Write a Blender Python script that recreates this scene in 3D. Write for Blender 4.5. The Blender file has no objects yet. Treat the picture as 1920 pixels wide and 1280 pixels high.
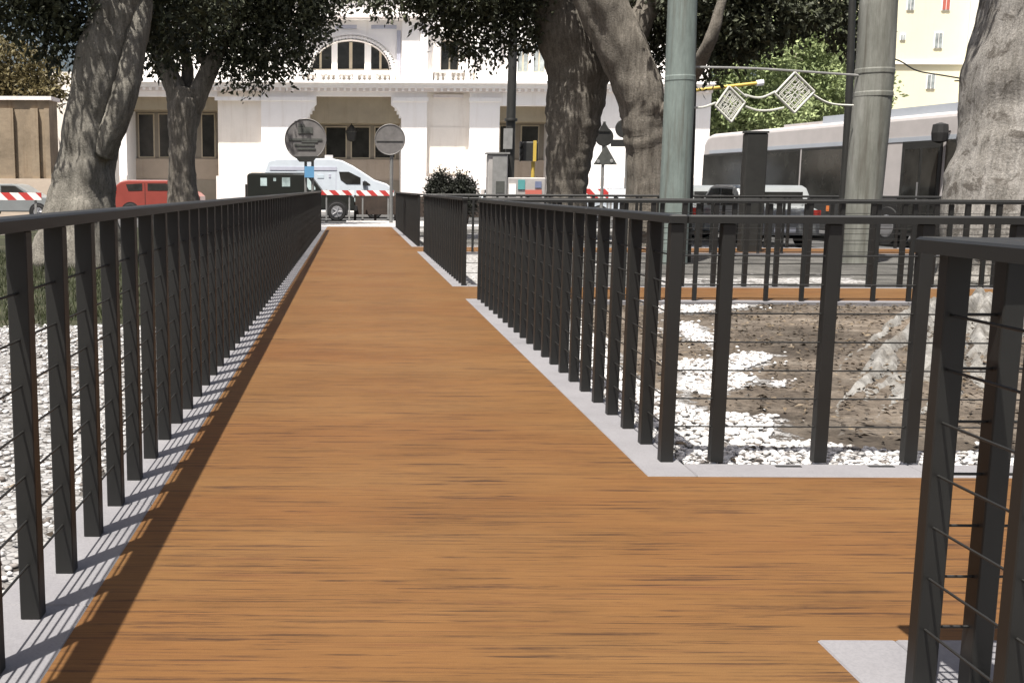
import bpy, bmesh, math, random
import numpy as np
from mathutils import Vector, Matrix, noise
random.seed(7)
RNG = np.random.default_rng(11)
SC = bpy.context.scene
COL = SC.collection
PI = math.pi

# ------------------------------------------------------------------ camera
H = 1.19; F = 2000.0; CX, CY = 658.0, 640.0
PITCH = math.atan(287/2000.0); ROLL = math.radians(0.25)
c_, s_ = math.cos(PITCH), math.sin(PITCH)
FW = Vector((0, c_, -s_)); U0 = Vector((0, s_, c_)); R0 = Vector((1, 0, 0))
RT = R0*math.cos(ROLL) + U0*math.sin(ROLL)
UP = U0*math.cos(ROLL) - R0*math.sin(ROLL)
CAM = Vector((0, 0, H))
def ray(px, py): return FW + RT*((px-CX)/F) - UP*((py-CY)/F)
def W(px, py, Y):                       # point seen in that direction at distance Y
    d = ray(px, py); return CAM + d*(Y/d.y)
def G(px, py, z=0.0):                   # ground point
    d = ray(px, py); return CAM + d*((z-H)/d.z)
cd = bpy.data.cameras.new('camera'); cam = bpy.data.objects.new('camera', cd); COL.objects.link(cam)
m = Matrix((( RT.x, UP.x, -FW.x, 0), (RT.y, UP.y, -FW.y, 0), (RT.z, UP.z, -FW.z, H), (0, 0, 0, 1)))
cam.matrix_world = m
cd.sensor_width = 36; cd.lens = 36*F/1920.0; cd.shift_x = (960-CX)/1920.0; cd.shift_y = 0
cd.clip_start = 0.05; cd.clip_end = 2000
SC.camera = cam

# ------------------------------------------------------------------ light
SUN_EL = math.radians(70)
to_sun = Vector((-0.19, -0.30, 0)).normalized()*math.cos(SUN_EL) + Vector((0, 0, math.sin(SUN_EL)))
w = bpy.data.worlds.new('World'); SC.world = w; w.use_nodes = True
nt = w.node_tree; nt.nodes.clear()
sky = nt.nodes.new('ShaderNodeTexSky'); sky.sky_type = 'NISHITA'; sky.sun_disc = False
sky.sun_elevation = SUN_EL; sky.sun_rotation = math.atan2(to_sun.x, to_sun.y)
sky.dust_density = 6.0; sky.air_density = 1.0; sky.ozone_density = 1.0
bg = nt.nodes.new('ShaderNodeBackground'); bg.inputs['Strength'].default_value = 0.05
wo = nt.nodes.new('ShaderNodeOutputWorld')
nt.links.new(sky.outputs[0], bg.inputs[0]); nt.links.new(bg.outputs[0], wo.inputs[0])
sl = bpy.data.lights.new('sun', 'SUN'); sl.energy = 4.6; sl.angle = math.radians(0.6); sl.color = (1.0, 0.95, 0.88)
so = bpy.data.objects.new('sun', sl); COL.objects.link(so)
so.rotation_euler = (-to_sun).to_track_quat('-Z', 'Y').to_euler()
SC.view_settings.view_transform = 'Standard'; SC.view_settings.look = 'None'
SC.view_settings.exposure = 1.40; SC.view_settings.gamma = 1.0

# ------------------------------------------------------------------ materials
# overall reflectance of each surface relative to its palette below
DIM = dict(deck_wood=.285, kerb_concrete=.40, fence_metal=.30, bark_dark=1.4, bark_mid=1.0, bark_pale=.58, bark_root=.85, leaf_dark=1.5, leaf_shrub=.6,
           island_soil=.62, lawn_soil=.6, far_soil=.8, grass_blade=.7, brown_wall=.62, sign_grey=.70, pole_green=.62, pole_stone=.62,
           sign_dark=.6, sign_bar=.6, pale_paving=.75, asphalt=.8, tan_stone=.8, galvanised=.6, cabinet_paint=.75, garland_white=.75, bus_white=.60, leaf_bright=1.45, leaf_ochre=.7,
           red_paint=.55, grey_paint=.55, poster_red=.7, teal_mark=.7, poster_blue=.8, yellow_paint=.7, brown_panel=.7, black_paint=.6, bus_grey=.6, rubber=.6)
class NT:
    def __init__(s, name, rough=0.6, spec=0.5, metal=0.0):
        s.m = bpy.data.materials.new(name); s.m.use_nodes = True; s.t = s.m.node_tree
        s.b = s.t.nodes['Principled BSDF']; s.b.inputs['Roughness'].default_value = rough
        s.b.inputs['Metallic'].default_value = metal
        s.b.inputs['Specular IOR Level'].default_value = spec
        s.co = None
    def n(s, typ, **kw):
        x = s.t.nodes.new(typ)
        for k, v in kw.items(): setattr(x, k, v)
        return x
    def l(s, a, b): s.t.links.new(a, b)
    def coord(s, scale=(1, 1, 1), loc=(0, 0, 0)):
        if s.co is None: s.co = s.n('ShaderNodeTexCoord')
        mp = s.n('ShaderNodeMapping'); mp.inputs['Scale'].default_value = scale; mp.inputs['Location'].default_value = loc
        s.l(s.co.outputs['Object'], mp.inputs[0]); return mp.outputs[0]
    def noise(s, scale, co=None, detail=5, rough=0.6, sc=(1, 1, 1), loc=(0, 0, 0), dist=0.0):
        x = s.n('ShaderNodeTexNoise'); x.inputs['Scale'].default_value = scale; x.inputs['Detail'].default_value = detail
        x.inputs['Roughness'].default_value = rough; x.inputs['Distortion'].default_value = dist
        s.l(co or s.coord(sc, loc), x.inputs['Vector']); return x.outputs['Fac']
    def ramp(s, fac, stops):
        r = s.n('ShaderNodeValToRGB'); e = r.color_ramp.elements
        while len(e) > len(stops): e.remove(e[-1])
        while len(e) < len(stops): e.new(0.5)
        for el, (p, c) in zip(e, stops):
            el.position = p; el.color = (c[0], c[1], c[2], 1) if hasattr(c, '__len__') else (c, c, c, 1)
        s.l(fac, r.inputs[0]); return r.outputs[0]
    def mix(s, fac, a, b, mode='MIX'):
        x = s.n('ShaderNodeMix', data_type='RGBA', blend_type=mode)
        for v, i in ((fac, 0), (a, 6), (b, 7)):
            if hasattr(v, 'is_output') or isinstance(v, bpy.types.NodeSocket): s.l(v, x.inputs[i])
            else: x.inputs[i].default_value = v if i == 0 else (v[0], v[1], v[2], 1)
        return x.outputs[2]
    def col(s, c):
        q = DIM.get(s.m.name, 1.0)
        if q != 1.0 and isinstance(c, bpy.types.NodeSocket): c = s.mix(1.0, c, (q, q, q), 'MULTIPLY')
        if isinstance(c, bpy.types.NodeSocket): s.l(c, s.b.inputs['Base Color'])
        else: s.b.inputs['Base Color'].default_value = (c[0], c[1], c[2], 1)
    def bump(s, h, strength=0.4, dist=0.02):
        x = s.n('ShaderNodeBump'); x.inputs['Strength'].default_value = strength; x.inputs['Distance'].default_value = dist
        s.l(h, x.inputs['Height']); s.l(x.outputs[0], s.b.inputs['Normal'])

def weathered(name, c, var=0.18, scale=3.0, rough=0.6, spec=0.4, metal=0.0, bump=0.0, sc=(1, 1, 1)):
    k = NT(name, rough, spec, metal)
    f = k.noise(scale, sc=sc, detail=7, rough=0.65)
    lo = tuple(x*(1-var) for x in c); hi = tuple(min(1, x*(1+var)) for x in c)
    k.col(k.ramp(f, [(0.3, lo), (0.7, hi)]))
    if bump: k.bump(k.noise(scale*12, detail=4), bump, 0.01)
    return k.m

M = {}
# deck wood
def wood():
    k = NT('deck_wood', 0.62, 0.15)
    big = k.noise(1.0, sc=(0.35, 1.1, 1), detail=4)
    base = k.ramp(big, [(0.30, (0.362, 0.164, 0.056)), (0.5, (0.395, 0.196, 0.068)), (0.70, (0.415, 0.222, 0.084))])
    g1 = k.noise(1.0, sc=(2.2, 70, 1), detail=6, rough=0.7)
    base = k.mix(1.0, base, k.ramp(g1, [(0.30, 0.80), (0.5, 0.99), (0.75, 1.07)]), 'MULTIPLY')
    g2 = k.noise(1.0, sc=(6, 190, 1), detail=3, rough=0.6, loc=(3, 1, 0))
    base = k.mix(1.0, base, k.ramp(g2, [(0.25, 0.86), (0.55, 1.0), (0.8, 1.07)]), 'MULTIPLY')
    # fine dark pores, broken into dashes along irregular rows
    def pores(rowf, loc, lo, hi, lenf, amt, base, colr):
        rows = k.noise(1.0, sc=(1.2, rowf, 1), detail=3, rough=0.55, loc=loc, dist=0.15)
        pres = k.noise(1.0, sc=(lenf, rowf*.35, 1), detail=5, rough=0.7, loc=(loc[1], loc[0], 0))
        f = k.mix(1.0, k.ramp(rows, [(lo, 0.0), (hi, 1.0)]), k.ramp(pres, [(0.42, 0.0), (0.60, 1.0)]), 'MULTIPLY')
        return k.mix(k.mix(1.0, f, (amt,)*3, 'MULTIPLY'), base, colr)
    base = pores(26, (2, 9, 0), 0.55, 0.70, 1.5, 0.40, base, (0.21, 0.078, 0.048))
    base = pores(42, (11, 5, 0), 0.550, 0.59, 2.6, 0.78, base, (0.085, 0.045, 0.030))
    base = pores(75, (17, 2, 0), 0.56, 0.61, 4.5, 0.62, base, (0.10, 0.052, 0.034))
    base = pores(130, (4, 21, 0), 0.57, 0.63, 8.0, 0.5, base, (0.12, 0.062, 0.038))
    base = k.mix(1.0, base, k.ramp(k.noise(1.0, sc=(1.6, 4.5, 1), detail=8, rough=0.74, loc=(6, 3, 0)), [(0.30, 0.80), (0.48, 0.99), (0.75, 1.06)]), 'MULTIPLY')
    base = k.mix(1.0, base, k.ramp(k.noise(1.0, sc=(0.9, 1.0, 1), detail=5, rough=0.65, loc=(16, 8, 0)), [(0.32, 0.88), (0.5, 1.0), (0.70, 1.04)]), 'MULTIPLY')
    base = k.mix(1.0, base, k.ramp(k.noise(330, detail=3, rough=0.8), [(0.30, 0.80), (0.70, 1.16)]), 'MULTIPLY')
    # sparse knots
    v = k.n('ShaderNodeTexVoronoi'); v.inputs['Scale'].default_value = 1.0
    k.l(k.coord((0.55, 0.8, 1), (0.31, 0.2, 0)), v.inputs['Vector'])
    kn = k.ramp(v.outputs['Distance'], [(0.018, 1.0), (0.05, 0.0)])
    base = k.mix(k.mix(1.0, kn, (0.6, 0.6, 0.6), 'MULTIPLY'), base, (0.12, 0.06, 0.035))
    k.col(base)
    k.bump(g2, 0.12, 0.003)
    return k.m
M['wood'] = wood()
def concrete():
    k = NT('kerb_concrete', 0.75, 0.3)
    f = k.noise(2.0, detail=8, rough=0.7)
    b = k.ramp(f, [(0.3, (0.325, 0.318, 0.335)), (0.7, (0.40, 0.392, 0.41))])
    sp = k.noise(140, detail=2)
    b = k.mix(1.0, b, k.ramp(sp, [(0.3, 0.88), (0.6, 1.03)]), 'MULTIPLY')
    st = k.noise(0.9, detail=6, rough=0.75, loc=(4, 2, 0))
    b = k.mix(1.0, b, k.ramp(st, [(0.35, 0.86), (0.5, 1.0)]), 'MULTIPLY')
    k.col(b); k.bump(sp, 0.15, 0.003); return k.m
M['concrete'] = concrete()
def fence_metal():
    k = NT('fence_metal', 0.5, 0.5)
    f = k.noise(5, detail=6); k.col(k.ramp(f, [(0.3, (0.018, 0.018, 0.016)), (0.7, (0.030, 0.030, 0.027))]))
    k.bump(k.noise(220, detail=2), 0.08, 0.002); return k.m
M['metal'] = fence_metal()
def ground_mix(name, soils, thr=0.5, dark=1.0):
    k = NT(name, 0.9, 0.15)
    a = k.n('ShaderNodeAttribute', attribute_name='gravel')
    n1 = k.noise(2.6, detail=10, rough=0.78, loc=(2, 2, 0))
    ma = k.n('ShaderNodeMath', operation='MULTIPLY_ADD'); k.l(n1, ma.inputs[0]); ma.inputs[1].default_value = 1.25; 
    k.l(a.outputs['Fac'], ma.inputs[2])
    hf = k.n('ShaderNodeMath', operation='MULTIPLY'); k.l(ma.outputs[0], hf.inputs[0]); hf.inputs[1].default_value = 0.5
    msk = k.ramp(hf.outputs[0], [((thr+0.62)/2-0.006, 0.0), ((thr+0.62)/2+0.006, 1.0)])
    v = k.n('ShaderNodeTexVoronoi'); v.inputs['Scale'].default_value = 26; k.l(k.coord((1, 1, 1)), v.inputs['Vector'])
    v2 = k.n('ShaderNodeTexVoronoi'); v2.inputs['Scale'].default_value = 26; v2.feature = 'DISTANCE_TO_EDGE'; k.l(k.coord((1, 1, 1)), v2.inputs['Vector'])
    sep = k.n('ShaderNodeSeparateColor'); k.l(v.outputs['Color'], sep.inputs[0])
    stone = k.ramp(sep.outputs[0], [(0.0, (0.055, 0.048, 0.042)), (0.07, (0.12, 0.11, 0.10)), (0.14, (0.24, 0.23, 0.22)), (0.5, (0.34, 0.335, 0.33)), (1.0, (0.42, 0.415, 0.41))])
    stone = k.mix(1.0, stone, k.ramp(v2.outputs['Distance'], [(0.0, 0.30), (0.10, 1.0)]), 'MULTIPLY')
    n2 = k.noise(1.3, sc=(1, 1.8, 1), detail=10, rough=0.8)
    soil = k.ramp(n2, [(0.34, soils[0]), (0.5, soils[1]), (0.66, soils[2])])
    n4 = k.noise(0.55, detail=6, rough=0.65, loc=(8, 2, 0), dist=0.5)
    soil = k.mix(1.0, soil, k.ramp(n4, [(0.36, 0.50), (0.52, 0.95), (0.66, 1.30)]), 'MULTIPLY')
    n3 = k.noise(34, detail=5, rough=0.8)
    soil = k.mix(1.0, soil, k.ramp(n3, [(0.3, 0.55), (0.6, 1.15)]), 'MULTIPLY')
    k.col(k.mix(msk, soil, stone))
    hh = k.mix(msk, n3, v2.outputs['Distance'])
    k.bump(hh, 0.7, 0.02); return k.m
M['island_soil'] = ground_mix('island_soil', ((0.072, 0.059, 0.047), (0.155, 0.127, 0.100), (0.27, 0.235, 0.195)))
M['far_soil'] = ground_mix('far_soil', ((0.05, 0.05, 0.047), (0.10, 0.097, 0.09), (0.15, 0.145, 0.135)))
M['lawn_soil'] = ground_mix('lawn_soil', ((0.030, 0.035, 0.018), (0.05, 0.055, 0.03), (0.09, 0.08, 0.055)))
def pebble():
    k = NT('pebble_stone', 0.8, 0.3)
    oi = k.n('ShaderNodeAttribute', attribute_name='tone')
    k.col(k.ramp(oi.outputs['Fac'], [(0.0, (0.045, 0.04, 0.035)), (0.10, (0.11, 0.095, 0.085)), (0.2, (0.27, 0.26, 0.25)), (0.5, (0.38, 0.375, 0.37)), (1.0, (0.48, 0.475, 0.47))]))
    return k.m
M['pebble'] = pebble()
def asphalt():
    k = NT('asphalt', 0.85, 0.3)
    f = k.noise(0.35, detail=8, rough=0.7); s2 = k.noise(60, detail=3)
    b = k.ramp(f, [(0.3, (0.045, 0.045, 0.046)), (0.7, (0.085, 0.084, 0.082))])
    k.col(k.mix(1.0, b, k.ramp(s2, [(0.3, 0.7), (0.7, 1.2)]), 'MULTIPLY')); k.bump(s2, 0.3, 0.01); return k.m
M['asphalt'] = asphalt()
M['paving'] = weathered('pale_paving', (0.42, 0.41, 0.40), 0.2, 1.2, 0.8, bump=0.2)
M['earth'] = weathered('earth', (0.10, 0.09, 0.075), 0.3, 0.3, 0.9)
def bark(name, c0, c1, c2, blot=0.0):
    k = NT(name, 0.9, 0.2)
    f = k.noise(1.0, sc=(7, 7, 1.2), detail=9, rough=0.7, dist=0.4)
    b = k.ramp(f, [(0.28, c0), (0.5, c1), (0.74, c2)])
    f2 = k.noise(1.0, sc=(22, 22, 5), detail=7, rough=0.75, dist=0.8, loc=(2, 4, 1))
    b = k.mix(1.0, b, k.ramp(f2, [(0.30, 0.55), (0.5, 1.0), (0.72, 1.25)]), 'MULTIPLY')
    g = k.noise(30, detail=5, rough=0.75)
    b = k.mix(1.0, b, k.ramp(g, [(0.3, 0.72), (0.6, 1.1)]), 'MULTIPLY')
    if blot:
        p = k.noise(3.6, detail=8, rough=0.75, loc=(5, 1, 3), dist=0.6)
        b = k.mix(k.ramp(p, [(0.52, 0.0), (0.60, blot)]), b, (0.10, 0.085, 0.07))
    k.col(b)
    rg = f2
    k.bump(k.mix(0.5, rg, g), 0.7, 0.05); return k.m
M['bark_dark'] = bark('bark_dark', (0.050, 0.044, 0.036), (0.092, 0.083, 0.070), (0.15, 0.137, 0.118))
M['bark_mid'] = bark('bark_mid', (0.085, 0.078, 0.066), (0.15, 0.14, 0.12), (0.24, 0.225, 0.195))
k = NT('bark_root', 0.9, 0.2)
f_ = k.noise(2.2, detail=9, rough=0.72, dist=0.4)
b_ = k.ramp(f_, [(0.32, (0.085, 0.080, 0.070)), (0.48, (0.185, 0.178, 0.165)), (0.68, (0.31, 0.305, 0.29))])
b_ = k.mix(1.0, b_, k.ramp(k.noise(26, detail=6, rough=0.75), [(0.3, 0.65), (0.65, 1.15)]), 'MULTIPLY')
k.col(k.mix(k.ramp(k.noise(1.4, detail=8, rough=0.7, loc=(9, 4, 2)), [(0.54, 0.0), (0.66, 0.8)]), b_, (0.10, 0.082, 0.062)))
k.bump(k.noise(18, detail=7, rough=0.75), 0.8, 0.03); M['bark_root'] = k.m
M['bark_pale'] = bark('bark_pale', (0.22, 0.205, 0.18), (0.36, 0.34, 0.31), (0.48, 0.46, 0.43), 0.75)
def leaf(name, c0, c1, c2, trans=0.15):
    k = NT(name, 0.6, 0.25)
    a = k.n('ShaderNodeAttribute', attribute_name='tone')
    k.col(k.ramp(a.outputs['Fac'], [(0.0, c0), (0.55, c1), (1.0, c2)]))
    if trans:
        tr = k.n('ShaderNodeBsdfTranslucent'); 
        k.l(k.ramp(a.outputs['Fac'], [(0.0, c1), (1.0, c2)]), tr.inputs[0])
        mx = k.n('ShaderNodeMixShader'); mx.inputs[0].default_value = trans
        k.l(k.b.outputs[0], mx.inputs[1]); k.l(tr.outputs[0], mx.inputs[2])
        k.l(mx.outputs[0], k.t.nodes['Material Output'].inputs[0])
    return k.m
M['leaf_dark'] = leaf('leaf_dark', (0.016, 0.018, 0.012), (0.030, 0.034, 0.020), (0.055, 0.060, 0.032), 0.06)
M['leaf_bright'] = leaf('leaf_bright', (0.09, 0.115, 0.055), (0.17, 0.21, 0.095), (0.27, 0.31, 0.15), 0.25)
M['leaf_ochre'] = leaf('leaf_ochre', (0.07, 0.06, 0.03), (0.14, 0.115, 0.05), (0.22, 0.19, 0.09), 0.15)
M['leaf_shrub'] = leaf('leaf_shrub', (0.014, 0.015, 0.012), (0.022, 0.025, 0.018), (0.035, 0.04, 0.025), 0.0)
M['grass'] = leaf('grass_blade', (0.025, 0.032, 0.012), (0.045, 0.055, 0.022), (0.08, 0.09, 0.04), 0.1)
def stone(name, c, var=0.07, stain=0.12):
    k = NT(name, 0.8, 0.25)
    f = k.noise(0.5, detail=8, rough=0.7)
    b = k.ramp(f, [(0.3, tuple(x*(1-var) for x in c)), (0.7, tuple(min(0.95, x*(1+var)) for x in c))])
    s2 = k.noise(1.0, sc=(2.4, 2.4, 0.16), detail=8, rough=0.7, loc=(3, 0, 1))
    b = k.mix(k.ramp(s2, [(0.52, 0.0), (0.75, stain)]), b, (c[0]*0.55, c[1]*0.46, c[2]*0.36))
    k.col(b); k.bump(k.noise(8, detail=5), 0.25, 0.03); return k.m
M['white_stone'] = stone('white_stone', (0.90, 0.875, 0.85), 0.05, 0.22)
M['cream_stone'] = stone('cream_stone', (0.88, 0.82, 0.74), 0.07, 0.3)
M['plinth_stone'] = stone('plinth_stone', (0.72, 0.665, 0.64), 0.08, 0.25)
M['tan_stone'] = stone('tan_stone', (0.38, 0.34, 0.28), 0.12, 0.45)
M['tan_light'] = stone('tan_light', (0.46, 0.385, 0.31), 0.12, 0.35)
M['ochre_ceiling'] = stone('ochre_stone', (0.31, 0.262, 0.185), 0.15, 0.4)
M['brown_wall'] = stone('brown_wall', (0.36, 0.285, 0.20), 0.45, 1.0)
M['yellow_render'] = stone('yellow_render', (0.78, 0.73, 0.53), 0.04, 0.10)
M['pale_render'] = stone('pale_render', (0.85, 0.84, 0.82), 0.03, 0.05)
def glass_dark(name, c, rough=0.12):
    k = NT(name, rough, 0.5); f = k.noise(1.4, detail=4)
    k.col(k.ramp(f, [(0.35, tuple(x*0.6 for x in c)), (0.65, tuple(x*1.4 for x in c))])); return k.m
M['glass'] = glass_dark('dark_glass', (0.026, 0.026, 0.024))
M['pale_glass'] = glass_dark('pale_glass', (0.36, 0.44, 0.44), 0.2)
M['win_grey'] = glass_dark('grey_pane', (0.30, 0.33, 0.33), 0.2)
M['sash'] = weathered('sash_paint', (0.55, 0.48, 0.36), 0.1)
def paint(name, c, rough=0.3): return weathered(name, c, 0.08, 2.0, rough, 0.5)
M['white_paint'] = paint('white_paint', (0.52, 0.57, 0.62))
M['bluewhite'] = paint('bluewhite_paint', (0.48, 0.55, 0.60))
M['black_paint'] = paint('black_paint', (0.022, 0.024, 0.020), 0.35)
M['red_paint'] = paint('red_paint', (0.42, 0.085, 0.065))
M['grey_paint'] = paint('grey_paint', (0.34, 0.36, 0.36))
M['bus_white'] = paint('bus_white', (0.70, 0.66, 0.65), 0.4)
M['bus_grey'] = weathered('bus_grey', (0.06, 0.062, 0.062), 0.2, 1.5, 0.45)
M['roof_grey'] = paint('roof_grey', (0.33, 0.36, 0.40), 0.5)
M['rubber'] = weathered('rubber', (0.02, 0.02, 0.02), 0.2, 5, 0.8)
M['rim'] = weathered('rim_metal', (0.35, 0.35, 0.36), 0.15, 5, 0.35, 0.5, 0.6)
M['amber'] = paint('amber_lens', (0.65, 0.20, 0.06), 0.3)
M['red_lens'] = paint('red_lens', (0.45, 0.03, 0.02), 0.25)
M['blue_mark'] = paint('blue_mark', (0.10, 0.25, 0.42))
M['teal_mark'] = paint('teal_mark', (0.10, 0.36, 0.36), 0.6)
M['stripe_grey'] = paint('stripe_grey', (0.42, 0.43, 0.50))
M['sign_grey'] = weathered('sign_grey', (0.185, 0.175, 0.17), 0.22, 4, 0.55, 0.4)
M['sign_bar'] = weathered('sign_bar', (0.10, 0.105, 0.095), 0.25, 6, 0.6)
M['sign_dark'] = weathered('sign_dark', (0.035, 0.035, 0.032), 0.25, 5, 0.5)
M['pole_grey'] = weathered('pole_grey', (0.15, 0.15, 0.145), 0.15, 5, 0.5, 0.4)
M['galv'] = weathered('galvanised', (0.36, 0.36, 0.35), 0.2, 4, 0.5, 0.4, 0.2)
def pole_green(name, a, b2, c):
    k = NT(name, 0.55, 0.4)
    f = k.noise(1.0, sc=(3, 3, 0.7), detail=8, rough=0.75)
    bb = k.ramp(f, [(0.3, a), (0.52, b2), (0.75, c)])
    st = k.noise(1.0, sc=(9, 9, 0.5), detail=6, rough=0.7, loc=(1, 1, 1))
    k.col(k.mix(k.ramp(st, [(0.48, 0.0), (0.68, 0.75)]), bb, (0.11, 0.10, 0.08)))
    k.bump(k.noise(14, detail=5), 0.2, 0.01); return k.m
M['pole_green'] = pole_green('pole_green', (0.15, 0.18, 0.165), (0.235, 0.285, 0.265), (0.32, 0.38, 0.35))
M['pole_stone'] = pole_green('pole_stone', (0.15, 0.155, 0.13), (0.26, 0.265, 0.235), (0.42, 0.42, 0.39))
M['yellow_paint'] = paint('yellow_paint', (0.62, 0.44, 0.08), 0.5)
M['brown_panel'] = weathered('brown_panel', (0.060, 0.042, 0.032), 0.3, 3, 0.8)
M['cabinet'] = weathered('cabinet_paint', (0.42, 0.40, 0.385), 0.2, 1.5, 0.6)
M['poster_pink'] = paint('poster_red', (0.60, 0.16, 0.12), 0.6)
M['poster_blue'] = paint('poster_blue', (0.16, 0.19, 0.30), 0.6)
M['garland'] = weathered('garland_white', (0.55, 0.55, 0.50), 0.15, 6, 0.6)
M['white_board'] = paint('white_board', (0.80, 0.82, 0.86), 0.5)
def redwhite():
    k = NT('red_white_stripes', 0.5, 0.4)
    wv = k.n('ShaderNodeTexWave'); wv.wave_type = 'BANDS'; wv.bands_direction = 'DIAGONAL'; wv.inputs['Scale'].default_value = 1.25
    k.l(k.coord((1, 0, 1)), wv.inputs['Vector'])
    b = k.ramp(wv.outputs['Fac'], [(0.47, (0.46, 0.045, 0.04)), (0.53, (0.78, 0.76, 0.74))])
    k.col(k.mix(1.0, b, k.ramp(k.noise(4, detail=6), [(0.3, 0.75), (0.6, 1.0)]), 'MULTIPLY')); return k.m
M['redwhite'] = redwhite()

# ------------------------------------------------------------------ mesh helpers
class MB:
    def __init__(s): s.v = []; s.f = []; s.tone = None
    def add(s, vs, fs):
        o = len(s.v); s.v += [tuple(p) for p in vs]; s.f += [tuple(i+o for i in f) for f in fs]
        return s
    def box(s, x0, x1, y0, y1, z0, z1):
        return s.add([(x0,y0,z0),(x1,y0,z0),(x1,y1,z0),(x0,y1,z0),(x0,y0,z1),(x1,y0,z1),(x1,y1,z1),(x0,y1,z1)],
                     [(0,3,2,1),(4,5,6,7),(0,1,5,4),(1,2,6,5),(2,3,7,6),(3,0,4,7)])
    def cbox(s, x0, x1, y0, y1, z0, z1, c):             # box with chamfered vertical and top edges
        c = min(c, (x1-x0)*.45, (y1-y0)*.45, (z1-z0)*.45)
        def ring(i, z): return [(x0+i+c,y0+i,z),(x1-i-c,y0+i,z),(x1-i,y0+i+c,z),(x1-i,y1-i-c,z),(x1-i-c,y1-i,z),(x0+i+c,y1-i,z),(x0+i,y1-i-c,z),(x0+i,y0+i+c,z)]
        vs = ring(0, z0)+ring(0, z1-c)+ring(c*.999, z1)
        fs = [tuple(range(7,-1,-1)), tuple(range(16,24))]
        for r in (0, 8):
            for i in range(8): fs.append((r+i, r+(i+1)%8, r+8+(i+1)%8, r+8+i))
        return s.add(vs, fs)
    def prism(s, poly, a0, a1, axis='y'):               # polygon in two axes, extruded along the third
        n = len(poly)
        area = sum(poly[i][0]*poly[(i+1)%n][1]-poly[(i+1)%n][0]*poly[i][1] for i in range(n))
        if area < 0: poly = poly[::-1]
        def P(p, a):
            return {'y': (p[0], a, p[1]), 'x': (a, p[0], p[1]), 'z': (p[0], p[1], a)}[axis]
        vs = [P(p, a0) for p in poly]+[P(p, a1) for p in poly]
        fs = [tuple(range(n)), tuple(range(2*n-1, n-1, -1))]
        for i in range(n): fs.append((i, i+n, (i+1)%n+n, (i+1)%n))
        return s.add(vs, fs)
    def tube(s, pts, rads, seg=8, cap=True):
        pts = [Vector(p) for p in pts]; n = len(pts)
        if not hasattr(rads, '__len__'): rads = [rads]*n
        t = (pts[1]-pts[0]).normalized(); a = Vector((1,0,0)) if abs(t.x) < .9 else Vector((0,1,0))
        u = t.cross(a).normalized(); vs = []
        for i, p in enumerate(pts):
            t2 = (pts[min(i+1,n-1)]-pts[max(i-1,0)]).normalized()
            u = (u-t2*u.dot(t2)).normalized(); v = t2.cross(u)
            for k in range(seg):
                an = 2*PI*k/seg; vs.append(p+(u*math.cos(an)+v*math.sin(an))*rads[i])
        fs = []
        for i in range(n-1):
            for k in range(seg): fs.append((i*seg+k, i*seg+(k+1)%seg, (i+1)*seg+(k+1)%seg, (i+1)*seg+k))
        if cap: fs += [tuple(range(seg-1,-1,-1)), tuple(range((n-1)*seg, n*seg))]
        return s.add(vs, fs)
    def disc(s, c, r, th, seg=40, ax='y'):
        c = Vector(c)
        d = Vector((0,1,0)) if ax == 'y' else Vector((0,0,1))
        b = th*0.3
        return s.tube([c-d*th/2, c-d*(th/2-b), c+d*(th/2-b), c+d*th/2], [r-b, r, r, r-b], seg)
    def lathe(s, c, prof, seg=24):                      # (r, z) profile about a vertical axis
        c = Vector(c); return s.tube([c+Vector((0,0,z)) for r, z in prof], [r for r, z in prof], seg)

def root_loc(p):
    loc = Vector((0,0,0))
    while p is not None: loc = loc+Vector(p.location); p = p.parent
    return loc
def obj(name, mb, mat, parent=None, world=True, smooth=False, loc=None):
    """one mesh object; coordinates are world ones unless world=False"""
    off = Vector((0,0,0))
    if parent is not None and world: off = root_loc(parent)
    if loc is not None: off = Vector(loc)
    me = bpy.data.meshes.new(name)
    v = np.array(mb.v, dtype=np.float64)-np.array(off)
    me.from_pydata(v.tolist(), [], mb.f); me.update()
    if mb.tone is not None:
        a = me.attributes.new('tone', 'FLOAT', 'FACE'); a.data.foreach_set('value', np.asarray(mb.tone, dtype=np.float32))
    if smooth: me.polygons.foreach_set('use_smooth', [True]*len(me.polygons))
    me.materials.append(M[mat] if isinstance(mat, str) else mat)
    o = bpy.data.objects.new(name, me); COL.objects.link(o)
    if parent is not None: o.parent = parent
    elif loc is not None: o.location = off
    return o
def tag(o, label=None, cat=None, group=None, kind=None):
    if label: o['label'] = label
    if cat: o['category'] = cat
    if group: o['group'] = group
    if kind: o['kind'] = kind
    return o
def thing(name, label, cat, loc=(0,0,0), rz=0.0, group=None):
    o = bpy.data.objects.new(name, None); COL.objects.link(o); o.empty_display_size = 0.1
    o.location = loc; o.rotation_euler = (0,0,rz); return tag(o, label, cat, group)

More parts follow.
